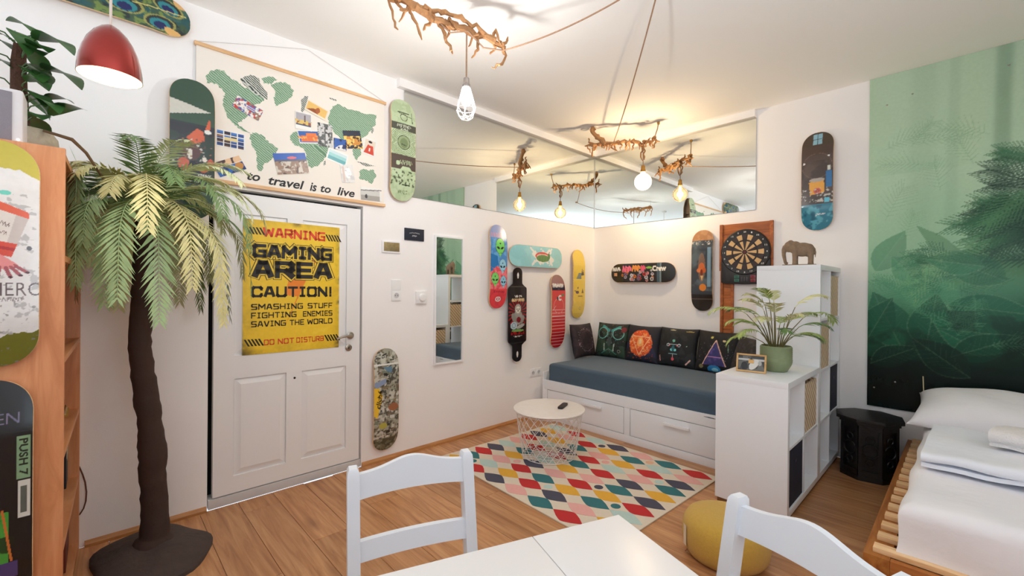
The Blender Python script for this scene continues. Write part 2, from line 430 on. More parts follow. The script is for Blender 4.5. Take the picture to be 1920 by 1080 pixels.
def flat_print(name, w, h, paint, m, parent, z, cell=0.004):
    nu = max(4, int(w/cell)); nv = max(4, int(h/cell))
    return grid_print(name, nu, nv, lambda s, t: ((s-.5)*w, (t-.5)*h, np.full_like(s, z)), lambda s, t: ((s-.5)*w, (t-.5)*h), paint, m, parent)

# ------------------------------------------------------------ shared materials
WALL = mat('white_wall_paint', (245, 243, 242), 0.75, var=0.012, scale=3, bump=0.05, bscale=180, spec=0.2)
CEIL = mat('white_ceiling_paint', (250, 249, 247), 0.8, var=0.015, scale=2, bump=0.05, bscale=120, spec=0.2)
WHITE = mat('white_lacquer', (240, 241, 243), 0.35, var=0.012, scale=6)
WFOIL = mat('white_foil_board', (236, 239, 243), 0.4, var=0.01, scale=5)
DOORW = mat('white_door_paint', (238, 238, 238), 0.4, var=0.012, scale=5)
BLACK = mat('black_gap', (14, 14, 15), 0.8, var=0.1)
PLY = wood('maple_ply', (190, 150, 105), (215, 180, 135), (228, 198, 158), 'X', 10, 20)
STEEL = mat('brushed_steel', (170, 165, 158), 0.3, metal=1.0, var=0.08, scale=80)
MIRROR = mat('mirror_silver', (240, 245, 243), 0.0, metal=1.0, var=0.004, scale=2)

# ============================================================ THE ROOM
CZ = 2.936; XR = 4.5; YF = -6.2
PLANK = wood('oak_laminate', (150, 98, 60), (182, 130, 86), (204, 156, 110), 'X', 15, 5.0, 0.36, rand=0.10, knots=0.55, spec=0.45)
flo = struct(MB().box((0, YF, -0.10), (XR, 0, -0.0125)).build('floor', mat('floor_underlay', (70, 48, 30), 0.8)))
pw, pl, gap = 0.192, 1.285, 0.0018
_pm = {}
for j in range(int(6.2/pw)+1):
    y1 = 0-j*pw; y0 = max(YF, y1-pw)
    if y1-y0 < 0.02: continue
    x = -((j*0.437) % 1.0)*pl
    while x < XR:
        a, b = max(0, x), min(XR, x+pl); x += pl
        if b-a < 0.03: continue
        key = (round(b-a, 3), round(y1-y0, 3))
        if key not in _pm:
            o = MB().box((-(b-a)/2+gap/2, -(y1-y0)/2+gap/2, -0.012), ((b-a)/2-gap/2, (y1-y0)/2-gap/2, 0.0)).build('plank', PLANK, flo, bevel=0.0008, seg=1)
            _pm[key] = o.data
        else:
            o = bpy.data.objects.new('plank', _pm[key]); COL.objects.link(o); o.parent = flo
        o.location = ((a+b)/2, (y0+y1)/2, 0)

struct(MB().box((-0.1, YF-0.1, CZ), (XR+0.1, 0.1, CZ+0.1)).build('ceiling', CEIL))
# left wall with the door opening (y -3.80..-2.865, up to z 1.912)
DY0, DY1, DZ = -3.803, -2.864, 1.915
w = MB()
w.box((-0.14, YF-0.1, 0), (0, DY0, CZ)); w.box((-0.14, DY1, 0), (0, 0.1, CZ)); w.box((-0.14, DY0, DZ), (0, DY1, CZ))
struct(w.build('wall_left', WALL))
struct(MB().box((0, 0, 0), (XR+0.1, 0.14, CZ)).build('wall_back', WALL))
def wall_with_holes(name, axis, at, thick, a0, a1, holes):
    """wall along one axis with window openings (a_lo, a_hi, z_lo, z_hi)"""
    mb = MB(); cuts = [a0]
    def bx(p, q, z0, z1):
        if axis == 'x': mb.box((p, at-thick, z0), (q, at, z1))
        else: mb.box((at, p, z0), (at+thick, q, z1))
    pos = a0
    for lo, hi, z0, z1 in holes:
        bx(pos, lo, 0, CZ); bx(lo, hi, 0, z0); bx(lo, hi, z1, CZ); pos = hi
    bx(pos, a1, 0, CZ)
    return struct(mb.build(name, WALL))
wall_with_holes('wall_front', 'x', YF, 0.14, -0.1, XR+0.1, [(0.5, 2.0, 0.85, 2.45), (2.6, 4.1, 0.85, 2.45)])
wall_with_holes('wall_right', 'y', XR, 0.14, YF-0.1, 0.1, [(-4.35, -2.85, 0.85, 2.45)])
WIN = mat('white_window_frame', (238, 238, 236), 0.4, var=0.01)
PANE = thin_glass('window_glass', (250, 253, 255), 0.1)
def window(n, axis, at, lo, hi):
    r = MB()
    def bx(m_, p, q, z0, z1, d0, d1):
        if axis == 'x': m_.box((p, at-d1, z0), (q, at-d0, z1))
        else: m_.box((at+d0, p, z0), (at+d1, q, z1))
    bx(r, lo, hi, 0.85, 0.91, .05, .12); bx(r, lo, hi, 2.39, 2.45, .05, .12)
    bx(r, lo, lo+.06, 0.91, 2.39, .05, .12); bx(r, hi-.06, hi, 0.91, 2.39, .05, .12)
    bx(r, (lo+hi)/2-.035, (lo+hi)/2+.035, 0.91, 2.39, .05, .12)
    f = struct(r.build('window_%d' % n, WIN))
    for a, b in ((lo+.06, (lo+hi)/2-.035), ((lo+hi)/2+.035, hi-.06)):
        g = MB(); bx(g, a, b, 0.91, 2.39, .08, .086); g.build('pane', PANE, f)
    s_ = MB(); bx(s_, lo-.04, hi+.04, 0.82, 0.85, -.10, .05); s_.build('window_sill', WIN, f)
window(1, 'x', YF, 0.5, 2.0); window(2, 'x', YF, 2.6, 4.1); window(3, 'y', XR, -4.35, -2.85)

# wooden skirting strips along the left wall
SKIRT = wood('skirting_oak', (150, 96, 48), (178, 122, 70), (196, 142, 90), 'Y', 10, 9, 0.4)
def skirting(name, y0, y1):
    mb = MB()
    mb.add([(0, y0, 0), (.020, y0, 0), (.018, y0, .014), (.008, y0, .026), (0, y0, .03),
            (0, y1, 0), (.020, y1, 0), (.018, y1, .014), (.008, y1, .026), (0, y1, .03)],
           [(4,3,2,1,0), (5,6,7,8,9), (0,1,6,5), (1,2,7,6), (2,3,8,7), (3,4,9,8), (4,0,5,9)])
    return struct(mb.build(name, SKIRT))
skirting('baseboard_left', DY1+.004, -1.0)
skirting('baseboard_door', -4.315, DY0-.004)
# white battens closing the mirrors towards the ceiling
struct(one('trim_1', (0, -2.60, 2.872), (.05, 0, CZ), WALL, bevel=.004))
struct(one('trim_2', (.05, -.05, 2.872), (1.757, 0, CZ), WALL, bevel=.004))

# ---- the door (structure)
door = struct(MB().box((-.145, DY0, 0), (-.10, DY1, DZ)).build('door_1', BLACK))  # black backing added; its colour gives the dark void around the leaf
dl = thing_y0, thing_y1 = -3.775, -2.878
leaf = MB()
# panelled leaf: four raised fields in recesses
PAN = [(-3.672, -3.372, 0.90, 1.768), (-3.280, -2.978, 0.90, 1.768), (-3.668, -3.376, .165, .757), (-3.278, -2.976, .165, .757)]
leaf.box((-.052, thing_y0, .062), (-.022, thing_y1, 1.892))
ys = [thing_y0, -3.670, -3.374, -3.279, -2.977, thing_y1]; zs = [.062, .165, .757, .90, 1.768, 1.892]
for a in range(5):
    for b in range(5):
        if a in (1, 3) and b in (1, 3): continue
        leaf.box((-.022, ys[a], zs[b]), (-.008, ys[a+1], zs[b+1]))
leaf.build('door_leaf', DOORW, door)
for a in (1, 3):
    for b in (1, 3):
        y0, y1, z0, z1 = ys[a], ys[a+1], zs[b], zs[b+1]
        mb = MB(); e = .038; q = .004
        o_ = [(y0+q, z0+q), (y1-q, z0+q), (y1-q, z1-q), (y0+q, z1-q)]; i_ = [(y0+e, z0+e), (y1-e, z0+e), (y1-e, z1-e), (y0+e, z1-e)]
        vs = [(-.020, y, z) for y, z in o_]+[(-.009, y, z) for y, z in i_]
        mb.add(vs, [(4,5,6,7)]+[(k, (k+1) % 4, 4+(k+1) % 4, 4+k) for k in range(4)])
        mb.build('door_panel', DOORW, door)
one('threshold', (-.10, DY0+.006, 0), (-.004, DY1-.004, .055), mat('threshold_grey', (205, 205, 205), .5), door, .003)
hd = MB().lathe([(0, 0), (.026, 0), (.026, .006), (.020, .009), (.009, .010), (.009, .040), (0, .040)], 24)
hd.xf(Matrix.Translation((-.008, -2.950, .972)) @ Matrix.Rotation(R(90), 4, 'Y'))
st = len(hd.v)
hd.tube([(.034, -2.950, .972), (.036, -2.975, .974), (.036, -3.02, .970), (.034, -3.062, .958)], [.0085, .0085, .0075, .0065], 10)
hd.build('door_handle', mat('satin_nickel', (176, 168, 156), .28, 1.0), door, smooth=True)
kh = MB().lathe([(0, 0), (.024, 0), (.024, .006), (.021, .008), (0, .008)], 24)
kh.xf(Matrix.Translation((-.008, -2.962, .885)) @ Matrix.Rotation(R(90), 4, 'Y'))
ro = kh.build('keyhole_plate', MATS['satin_nickel'], door, smooth=True)
one('keyhole', (-.0005, -2.965, .874), (.0012, -2.959, .893), BLACK, door, .0008)
MB().lathe([(0, 0), (.007, 0), (.007, .003), (.004, .004), (0, .0032)], 16).xf(Matrix.Translation((-.008, -3.324, .716)) @ Matrix.Rotation(R(90), 4, 'Y')).build('spyhole', BLACK, door, smooth=True)

# ============================================================ ON THE WALLS
# ---- mirror panels under the ceiling
t = thing('mirror_panel', 'long frameless mirror high on the wall above the hallway mirror', 'mirror', (0, -1.30, 2.043), LEFT)
one('mirror_glass', (-1.238, 0, .0005), (1.294, .828, .006), MIRROR, t, .001, 1)
t = thing('mirror_panel', 'long frameless mirror high on the wall above the daybed', 'mirror', (.882, 0, 2.043), BACK)
one('mirror_glass', (-.875, 0, .0005), (.875, .828, .006), MIRROR, t, .001, 1)
t = MB().box((.0065, -.0115, 2.045), (.0115, -.0065, 2.87)).build('corner_strip', mat('aluminium_strip', (205, 208, 210), .3, 1.0))
tag(t, 'thin silver strip in the corner where the two ceiling mirrors meet', 'trim')

# ---- narrow hallway mirror
t = thing('wall_mirror', 'tall narrow mirror in a thin white frame', 'mirror', (0, -2.097, .675), LEFT)
w_, h_ = .151, 1.085; f = .016
one('mirror_glass', (-w_+f*.6, f*.6, .004), (w_-f*.6, h_-f*.6, .012), MIRROR, t, .0008, 1)
for lo, hi in (((-w_, 0, 0), (-w_+f, h_, .02)), ((w_-f, 0, 0), (w_, h_, .02)), ((-w_+f, 0, 0), (w_-f, f, .02)), ((-w_+f, h_-f, 0), (w_-f, h_, .02))):
    one('frame_strip', lo, hi, WHITE, t, .002)

# ---- small things on the left wall
t = thing('metal_plaque', 'small brass coloured plate in a white frame beside the door', 'plaque', (0, -2.638, 1.633), LEFT)
one('frame', (-.078, -.046, 0), (.078, .046, .012), WHITE, t, .003)
one('plate', (-.064, -.034, .010), (.066, .034, .0145), mat('worn_brass', (176, 158, 118), .28, 1.0, .35, 60, .3, 150), t, .001)
t = thing('dark_sign', 'small dark blue sign with tiny white lettering', 'sign', (0, -2.436, 1.745), LEFT)
one('board', (-.088, -.048, 0), (.088, .048, .010), mat('navy_sign', (30, 36, 52), .4), t, .002)
SIGNW = mat('sign_white', (225, 225, 225), .5)
for n_, w__, h__, v0, sd, nm in ((9, .095, .010, .010, 3, 'small_print'), (3, .044, .014, -.010, 4, 'bold_print')):
    mk = MB(); rg = random.Random(sd); st_ = w__/n_
    pl = []
    for k in range(n_): x0 = -w__/2+st_*(k+.1); yo = v0+.004*(1-(2*k/max(1, n_-1)-1)**2)*(n_ > 4); pl += [(x0, yo-h__/2), (x0+st_*.3, yo+h__/2*rg.uniform(.3, 1)), (x0+st_*.75, yo-h__/2*rg.uniform(-.5, 1))]
    mk.tube([(x, y, .0102) for x, y in pl], .0011 if n_ > 4 else .0020, 4).build(nm, SIGNW, t)
def faceplate(mb, cx, cy, s, z=.009): mb.box((cx-s, cy-s, 0), (cx+s, cy+s, z))
PLAST = mat('white_plastic', (240, 240, 240), .3, var=.01)
def socket(parent, cx, cy):
    b = MB(); faceplate(b, cx, cy, .040); b.build('face_plate', PLAST, parent, bevel=.003)
    d = MB().lathe([(.0235, .009), (.0235, .0125), (.021, .0125), (.0205, .0095)], 24, (cx, cy, 0), cap=False)
    d.build('socket_ring', PLAST, parent, smooth=True)
    k = MB().lathe([(0, 0), (.0205, 0)], 24, (cx, cy, .0095), cap=False); k.build('socket_well', mat('socket_grey', (196, 196, 198), .5), parent)
    for sx in (-1, 1):
        MB().lathe([(0, 0), (.0034, 0)], 12, (cx+sx*.0095, cy, .0100), cap=False).build('socket_hole', BLACK, parent)
t = thing('wall_socket', 'white power socket below a blank cover plate near the door', 'socket', (0, -2.592, 1.258), LEFT)
socket(t, 0, 0); b = MB(); faceplate(b, 0, .082, .040, .007); b.build('blank_plate', PLAST, t, bevel=.003)
t = thing('thermostat', 'white square dial thermostat beside the narrow mirror', 'thermostat', (0, -2.370, 1.240), LEFT)
one('body', (-.050, -.050, 0), (.050, .050, .022), PLAST, t, .006)
MB().lathe([(.030, .022), (.030, .034), (.026, .038), (0, .038)], 28).build('dial', PLAST, t, smooth=True)
t = thing('wall_socket', 'white double power socket low on the wall beside the daybed', 'socket', (0, -1.000, .457), LEFT)
socket(t, -.042, 0); socket(t, .042, 0)

# ---- world map banner over the door
MC = (-3.29, 2.33)
t = thing('map_banner', 'cream world map banner on wooden rods with palm leaf continents', 'banner', (0.004, MC[0], MC[1]), LEFT)
CANV = mat('cream_canvas', (240, 233, 223), .85, var=.02, scale=8, bump=.15, bscale=500)
MB().box((-.582, -.385, .009), (.582, .385, .012)).build('canvas', CANV, t)
RODW = wood('pale_pine_rod', (205, 158, 110), (222, 180, 134), (235, 198, 156), 'X', 10, 12)
for v in (.383, -.388):
    one('rod', (-.592, v-.011, .000), (.592, v+.011, .008), RODW, t, .003)
    one('rod', (-.592, v-.011, .013), (.592, v+.011, .021), RODW, t, .003)
MB().tube([(-.585, .394, .012), (-.3, .482, .012), (.024, .578, .012), (.3, .490, .012), (.585, .394, .012)], .0016, 6).build('cord', mat('white_cord', (210, 208, 205), .8), t)
def leafy(name, c1, c2, wave):
    m, nt, b = _new(name); N = nt.nodes; L = nt.links
    tc = N.new('ShaderNodeTexCoord'); mp = N.new('ShaderNodeMapping'); mp.inputs['Rotation'].default_value = (0, 0, R(35))
    L.new(tc.outputs['Object'], mp.inputs['Vector'])
    wv = N.new('ShaderNodeTexWave'); wv.wave_type = 'RINGS'; wv.inputs['Scale'].default_value = wave; wv.inputs['Distortion'].default_value = 3; wv.inputs['Detail'].default_value = 2
    wv.inputs['Detail Scale'].default_value = 1.5
    L.new(mp.outputs['Vector'], wv.inputs['Vector'])
    cr = N.new('ShaderNodeValToRGB'); e = cr.color_ramp.elements
    e[0].position = .25; e[0].color = C4(c1); e[1].position = .75; e[1].color = C4(c2); L.new(wv.outputs['Fac'], cr.inputs['Fac'])
    L.new(cr.outputs['Color'], b.inputs['Base Color']); b.inputs['Roughness'].default_value = .85
    return m
LEAFY = leafy('palm_leaf_print', (104, 140, 114), (168, 194, 168), 26); SPLAT = leafy('dark_leaf_print', (60, 72, 66), (205, 208, 200), 30)
LANDS = [
 [(-.539,.207),(-.515,.245),(-.478,.268),(-.444,.267),(-.414,.237),(-.371,.226),(-.344,.204),(-.29,.211),(-.253,.192),(-.234,.156),(-.28,.121),(-.312,.07),(-.339,.012),(-.365,-.011),(-.376,-.029),(-.343,-.046),(-.307,-.065),(-.36,-.053),(-.404,-.026),(-.434,.015),(-.449,.061),(-.452,.1),(-.441,.143),(-.473,.174),(-.506,.181),(-.531,.173)],
 [(-.197,.273),(-.139,.309),(-.089,.309),(-.058,.275),(-.078,.225),(-.118,.18),(-.167,.144),(-.177,.184),(-.168,.229)],
 [(-.249,.293),(-.207,.321),(-.158,.316),(-.197,.273),(-.235,.265)],
 [(-.311,-.074),(-.279,-.053),(-.233,-.065),(-.204,-.1),(-.151,-.12),(-.165,-.166),(-.203,-.217),(-.231,-.243),(-.25,-.291),(-.264,-.281),(-.274,-.221),(-.274,-.169),(-.302,-.133)],
 [(-.076,-.015),(-.035,.023),(.017,.03),(.115,.044),(.161,-.014),(.195,-.029),(.161,-.083),(.128,-.148),(.095,-.189),(.051,-.209),(.029,-.18),(.018,-.115),(-.003,-.086),(-.055,-.076),(-.081,-.049)],
 [(.16,.159),(.193,.25),(.24,.276),(.312,.259),(.399,.262),(.516,.276),(.504,.192),(.452,.116),(.401,.067),(.351,.055),(.302,-.017),(.254,.031),(.206,.067),(.171,.104)],
 [(.384,-.168),(.428,-.142),(.46,-.148),(.493,-.133),(.52,-.18),(.481,-.243),(.448,-.224),(.393,-.222)],
 [(.339,.004),(.382,.032),(.402,-.031),(.371,-.092),(.339,-.056)]]
ISLES = [[(-.362,.254),(-.309,.296),(-.263,.288),(-.254,.255),(-.216,.214),(-.215,.17),(-.253,.176),(-.29,.186),(-.327,.21),(-.353,.232)],
 [(-.016,.222),(.007,.262),(.032,.268),(.018,.187),(-.01,.146)],[(.364,-.099),(.441,-.096),(.519,-.105),(.441,-.121)],
 [(.484,.174),(.497,.165),(.488,.132),(.475,.141)],[(.134,-.147),(.15,-.138),(.145,-.168),(.134,-.178)],[(.172,.302),(.222,.3),(.216,.29),(.17,.292)]]
def rough_outline(pts, seed, amp=.006, n=5):
    rng = random.Random(seed); out = []
    for i, p in enumerate(pts):
        q = pts[(i+1) % len(pts)]
        for k in range(n):
            f_ = k/n; j = 0 if k == 0 else amp
            out.append((p[0]+(q[0]-p[0])*f_+rng.uniform(-j, j), p[1]+(q[1]-p[1])*f_+rng.uniform(-j, j)))
    return out
for i, p in enumerate(LANDS):
    MB().add([(x, y, .0126) for x, y in rough_outline(p, i)], [tuple(range(len(p)*5))]).build('continent_print', LEAFY, t, tri=True)
for i, p in enumerate(ISLES):
    MB().add([(x, y, .0127) for x, y in rough_outline(p, 50+i, .003)], [tuple(range(len(p)*5))]).build('island_print', SPLAT, t, tri=True)
for wd, cx, w__, cy in (('to', -.288, .072, -.330), ('travel', -.098, .215, -.334), ('is', .068, .045, -.334), ('to', .150, .070, -.336), ('live', .292, .125, -.334)):
    words(t, 'lettering', mat('charcoal_ink', (52, 52, 54), .8), wd, cx, cy, w__, .058 if wd != 'to' else .048, .0128, .022, .25)

CARDP = printed('glossy_card', .35)
def card_paint(kind):
    def f(U, V):
        w2 = U.max(); h2 = V.max(); p = Paint(U, V, (236, 236, 232)); e = .9
        u = U/w2; v = V/h2
        def R_(x0, y0, x1, y1, c, a=1): p.rect(x0*w2, y0*h2, x1*w2, y1*h2, c, a)
        if kind == 0:
            R_(-1, -1, 1, 1, (150, 120, 100)); p.blot((60, 90, 160), 60, .5, 1); p.blot((190, 60, 60), 70, .55, 2); p.blot((235, 230, 225), 80, .55, 3)
            R_(-.1, -.1, .5, .5, (80, 130, 195))
            for k in range(4): R_(-.1, -.1+k*.13, .5, -.04+k*.13, (235, 235, 235) if k % 2 else (205, 60, 60))
        elif kind == 1:
            R_(-1, -1, 1, 1, (238, 238, 236)); rng = random.Random(3)
            for a in range(4):
                for b in range(4):
                    x0 = -.94+a*.475; y0 = -.92+b*.47
                    c = rng.choice([(40, 80, 150), (25, 50, 110), (150, 110, 80), (70, 120, 190), (30, 30, 50)])
                    R_(x0, y0, x0+.42, y0+.40, c); R_(x0, y0, x0+.42, y0+.15, rng.choice([(90, 60, 40), (200, 180, 140), (40, 70, 130)]))
            R_(-.45, -.2, .45, .25, (225, 205, 150))
        elif kind == 2:
            R_(-1, -1, 1, 1, (40, 100, 175)); R_(-1, .25, 1, 1, (228, 190, 150)); p.blot((70, 45, 45), 40, .5, 5, region=(v > .1)); p.blot((20, 50, 110), 35, .5, 6, region=(v < .1))
            p.ell(.65*w2, -.3*h2, .3*w2, .5*h2, (190, 130, 60)); R_(-1, .15, 1, .25, (235, 235, 235))
        elif kind == 3:
            R_(-e, -.55, e, e, (176, 172, 178)); R_(-e, -.55, e, -.05, (150, 90, 60)); p.blot((220, 190, 110), 60, .5, 7, region=(v < .1) & (v > -.5)); R_(.1, -.1, .25, .7, (110, 90, 90)); R_(-e, -.55, e, -.4, (60, 80, 110))
        elif kind == 4:
            R_(-1, -1, 1, 1, (235, 225, 205)); R_(-.9, -.7, .9, .8, (232, 190, 110)); p.poly([(-.9*w2, -.7*h2), (.2*w2, -.7*h2), (.1*w2, .1*h2), (-.3*w2, .0*h2)], (150, 80, 40)); p.ell(.1*w2, 0, .2*w2, .5*h2, (170, 95, 50))
        elif kind == 5:
            R_(-.93, -.85, .93, .85, (44, 96, 170)); R_(-.8, -.7, .9, .2, (222, 110, 50)); R_(-.3, .1, .6, .55, (226, 120, 60)); p.blot((245, 170, 90), 60, .55, 9, region=(v < .2) & (v > -.7))
        elif kind == 6:
            R_(-1, -1, 1, 1, (205, 205, 204)); p.blot((95, 98, 98), 50, .48, 10); p.blot((60, 62, 62), 45, .6, 11); R_(-.1, -.9, .05, .6, (90, 92, 92))
        elif kind == 7:
            R_(-1, -1, 1, 1, (150, 122, 104)); R_(-1, .35, 1, 1, (50, 96, 180)); p.ell(.1*w2, .55*h2, .3*w2, .12*h2, (215, 110, 120)); R_(-1, .2, 1, .4, (90, 90, 110)); p.blot((205, 195, 182), 60, .52, 12, region=v < .2); p.blot((90, 66, 56), 50, .6, 13, region=v < .2)
        elif kind == 8:
            R_(-1, -1, 1, 1, (40, 52, 70)); R_(-.8, -.6, .8, .35, (206, 140, 60)); p.blot((246, 205, 110), 70, .52, 14, region=(v < .4)); p.blot((60, 40, 30), 60, .6, 15)
        elif kind == 9:
            R_(-1, -1, 1, 1, (40, 90, 170)); p.poly([(-w2, -h2), (w2, -h2), (.4*w2, 0), (-.2*w2, -.2*h2)], (225, 225, 225)); p.blot((20, 40, 90), 60, .55, 16)
        elif kind == 10:
            R_(-.85, -.75, .85, .7, (150, 205, 205)); R_(-.85, -.75, .85, -.2, (90, 165, 170)); R_(-.85, .3, .85, .7, (200, 222, 225))
        elif kind == 11:
            R_(-.8, -.85, .8, .85, (226, 214, 196)); p.poly([(-.8*w2, -.85*h2), (.8*w2, -.85*h2), (.5*w2, .2*h2), (-.3*w2, .25*h2)], (206, 74, 56)); p.ell(0, .4*h2, .25*w2, .22*h2, (236, 214, 196)); p.ell(0, .6*h2, .3*w2, .14*h2, (40, 34, 34)); R_(-.1, -.5, .15, -.1, (235, 225, 215))
        elif kind == 12:
            R_(-1, -1, 1, 1, (226, 224, 220)); p.ell(.1*w2, .1*h2, .5*w2, .6*h2, (245, 245, 245)); p.blot((205, 205, 205), 40, .55, 17); R_(-.8, -.9, -.5, .8, (210, 190, 180))
        elif kind == 13:
            R_(-1, -1, .8, .6, (168, 164, 158)); R_(-1, -.2, .8, .5, (205, 205, 200)); p.ell(-.5*w2, -.4*h2, .12*w2, .35*h2, (70, 70, 72)); p.line(-w2, .5*h2, w2, .8*h2, .006, (90, 90, 90))
        return p
    return f
CARDS = [(-.321,.084,.151,.077,-21.2,'postcard of a flag street pinned across the top left continent'),(-.41,-.131,.149,.098,0,'blue grid postcard of many small pictures on the map'),
 (-.415,-.29,.154,.085,29.3,'tilted postcard of a rocky blue sea coast on the map'),(.001,.092,.103,.115,.8,'postcard of a hazy city skyline on the map'),
 (.085,.189,.144,.077,-16.4,'orange desert postcard tilted at the top of the map'),(.044,-.002,.151,.087,12.2,'postcard of an orange palace under a blue sky'),
 (.143,.033,.099,.157,1.2,'grey upright postcard of bare trees on the map'),(-.071,-.204,.199,.133,13.3,'large postcard of mountains and rocks above the word travel'),
 (.338,.05,.13,.126,12.7,'postcard of a golden city at night on the map'),(.246,-.006,.089,.078,1.9,'small blue postcard beside the golden city postcard'),
 (.229,-.097,.145,.09,-12.7,'white bordered postcard of a turquoise beach'),(.465,.026,.101,.124,-8.5,'postcard of a figure in a red robe on the map'),
 (.301,-.201,.092,.126,9.1,'pale upright postcard of a white dome on the map'),(.481,-.321,.162,.092,2.1,'grey postcard at the bottom right corner of the map')]
for i, (u, v, w__, h__, a, lb) in enumerate(CARDS):
    c = thing('postcard', lb, 'postcard', (.004+.0135+.0006*(i % 5), MC[0]+u, MC[1]+v), LEFT, 'postcards on the world map')
    c.rotation_euler = (Matrix.Rotation(R(90), 4, 'Z') @ Matrix.Rotation(R(90), 4, 'X') @ Matrix.Rotation(R(a), 4, 'Z')).to_euler()
    MB().box((-w__/2, -h__/2, -.0003), (w__/2, h__/2, .0003)).build('card', mat('card_stock', (236, 236, 232), .6), c)
    flat_print('picture', w__, h__, card_paint(i), CARDP, c, .0006, .0028)

# ---- the yellow warning poster on the door
t = thing('warning_poster', 'yellow gaming area warning poster stuck on the white door', 'poster', (-.006, -3.331, 1.318), LEFT)
PW, PH = .594, .846
def poster_paint(U, V):
    p = Paint(U, V, (240, 200, 42)); d = np.minimum(np.minimum(U+PW/2, PW/2-U), np.minimum(V+PH/2, PH/2-V))
    n = vnoise(U, V, 14, 3, 4)
    p.put(np.clip((.62-n)*1.2, 0, 1)*np.clip(1-d/.10, 0, 1), (150, 116, 26), .9)
    p.put(np.clip((n-.55)*4, 0, 1)*np.clip(1-d/.035, 0, 1), (46, 36, 16), .9)
    corner = np.hypot(PW/2-np.abs(U), PH/2-np.abs(V)); p.put(np.clip((n-.35)*4, 0, 1)*np.clip(1-corner/.09, 0, 1), (50, 40, 18), .9)
    p.put(np.clip((vnoise(U, V, 25, 9)-.6)*3, 0, 1), (250, 216, 70), .6)
    p.poly([(-.01, .175), (.16, .190), (.07, .105), (.10, .107), (-.07, -.29), (.02, -.06), (-.055, -.052)], (238, 134, 36))
    return p
flat_print('printed_sheet', PW, PH, poster_paint, printed('poster_paper', .45), t, .0015, .004)
MB().box((-PW/2, -PH/2, 0), (PW/2, PH/2, .0012)).build('sheet', mat('poster_back', (235, 232, 225), .6), t)
INK = mat('poster_black_ink', (34, 28, 22), .5, var=.25, scale=40); RINK = mat('poster_red_ink', (222, 72, 34), .5, var=.1, scale=40)
OUT = mat('poster_yellow_ink', (240, 204, 60), .5)
block_word(t, 'red_lettering', RINK, 'WARNING', .005, .350, .385, .062, .0021, .22)
for wd, cx, w__ in (('DO', -.148, .060), ('NOT', -.048, .098), ('DISTURB', .104, .178)): block_word(t, 'red_lettering', RINK, wd, cx, -.352, w__, .036, .0021, .17)
for wd, cy, w__, h__ in (('GAMING', .228, .490, .086), ('AREA', .113, .490, .112)):
    block_word(t, 'letter_outline', INK, wd, 0, cy, w__, h__, .0019, .24, .011); block_word(t, 'letter_outline', OUT, wd, 0, cy, w__, h__, .0022, .24, .0075); block_word(t, 'black_lettering', INK, wd, 0, cy, w__, h__, .0026, .24, .0)
block_word(t, 'black_lettering', INK, 'CAUTION!', .0, -.030, .500, .070, .0026, .21)
for wd, cx, w__, cy in (('SMASHING', -.098, .305, -.125), ('STUFF', .168, .165, -.125), ('FIGHTING', -.118, .265, -.179), ('ENEMIES', .153, .195, -.179), ('SAVING', -.150, .200, -.233), ('THE', .018, .090, -.233), ('WORLD', .167, .168, -.233)):
    block_word(t, 'black_lettering', INK, wd, cx, cy, w__, .037, .0026, .17)
for cx, cy, n in ((-.243, .352, 5), (.243, .345, 5), (-.245, -.348, 5), (.240, -.352, 5)):
    for k in range(n):
        x = cx-.045+k*.0195
        MB().add([(x, cy+.022, .0024), (x+.011, cy+.022, .0024), (x+.035, cy-.022, .0024), (x+.024, cy-.022, .0024)], [(3, 2, 1, 0)]).build('hazard_stripe', INK, t)

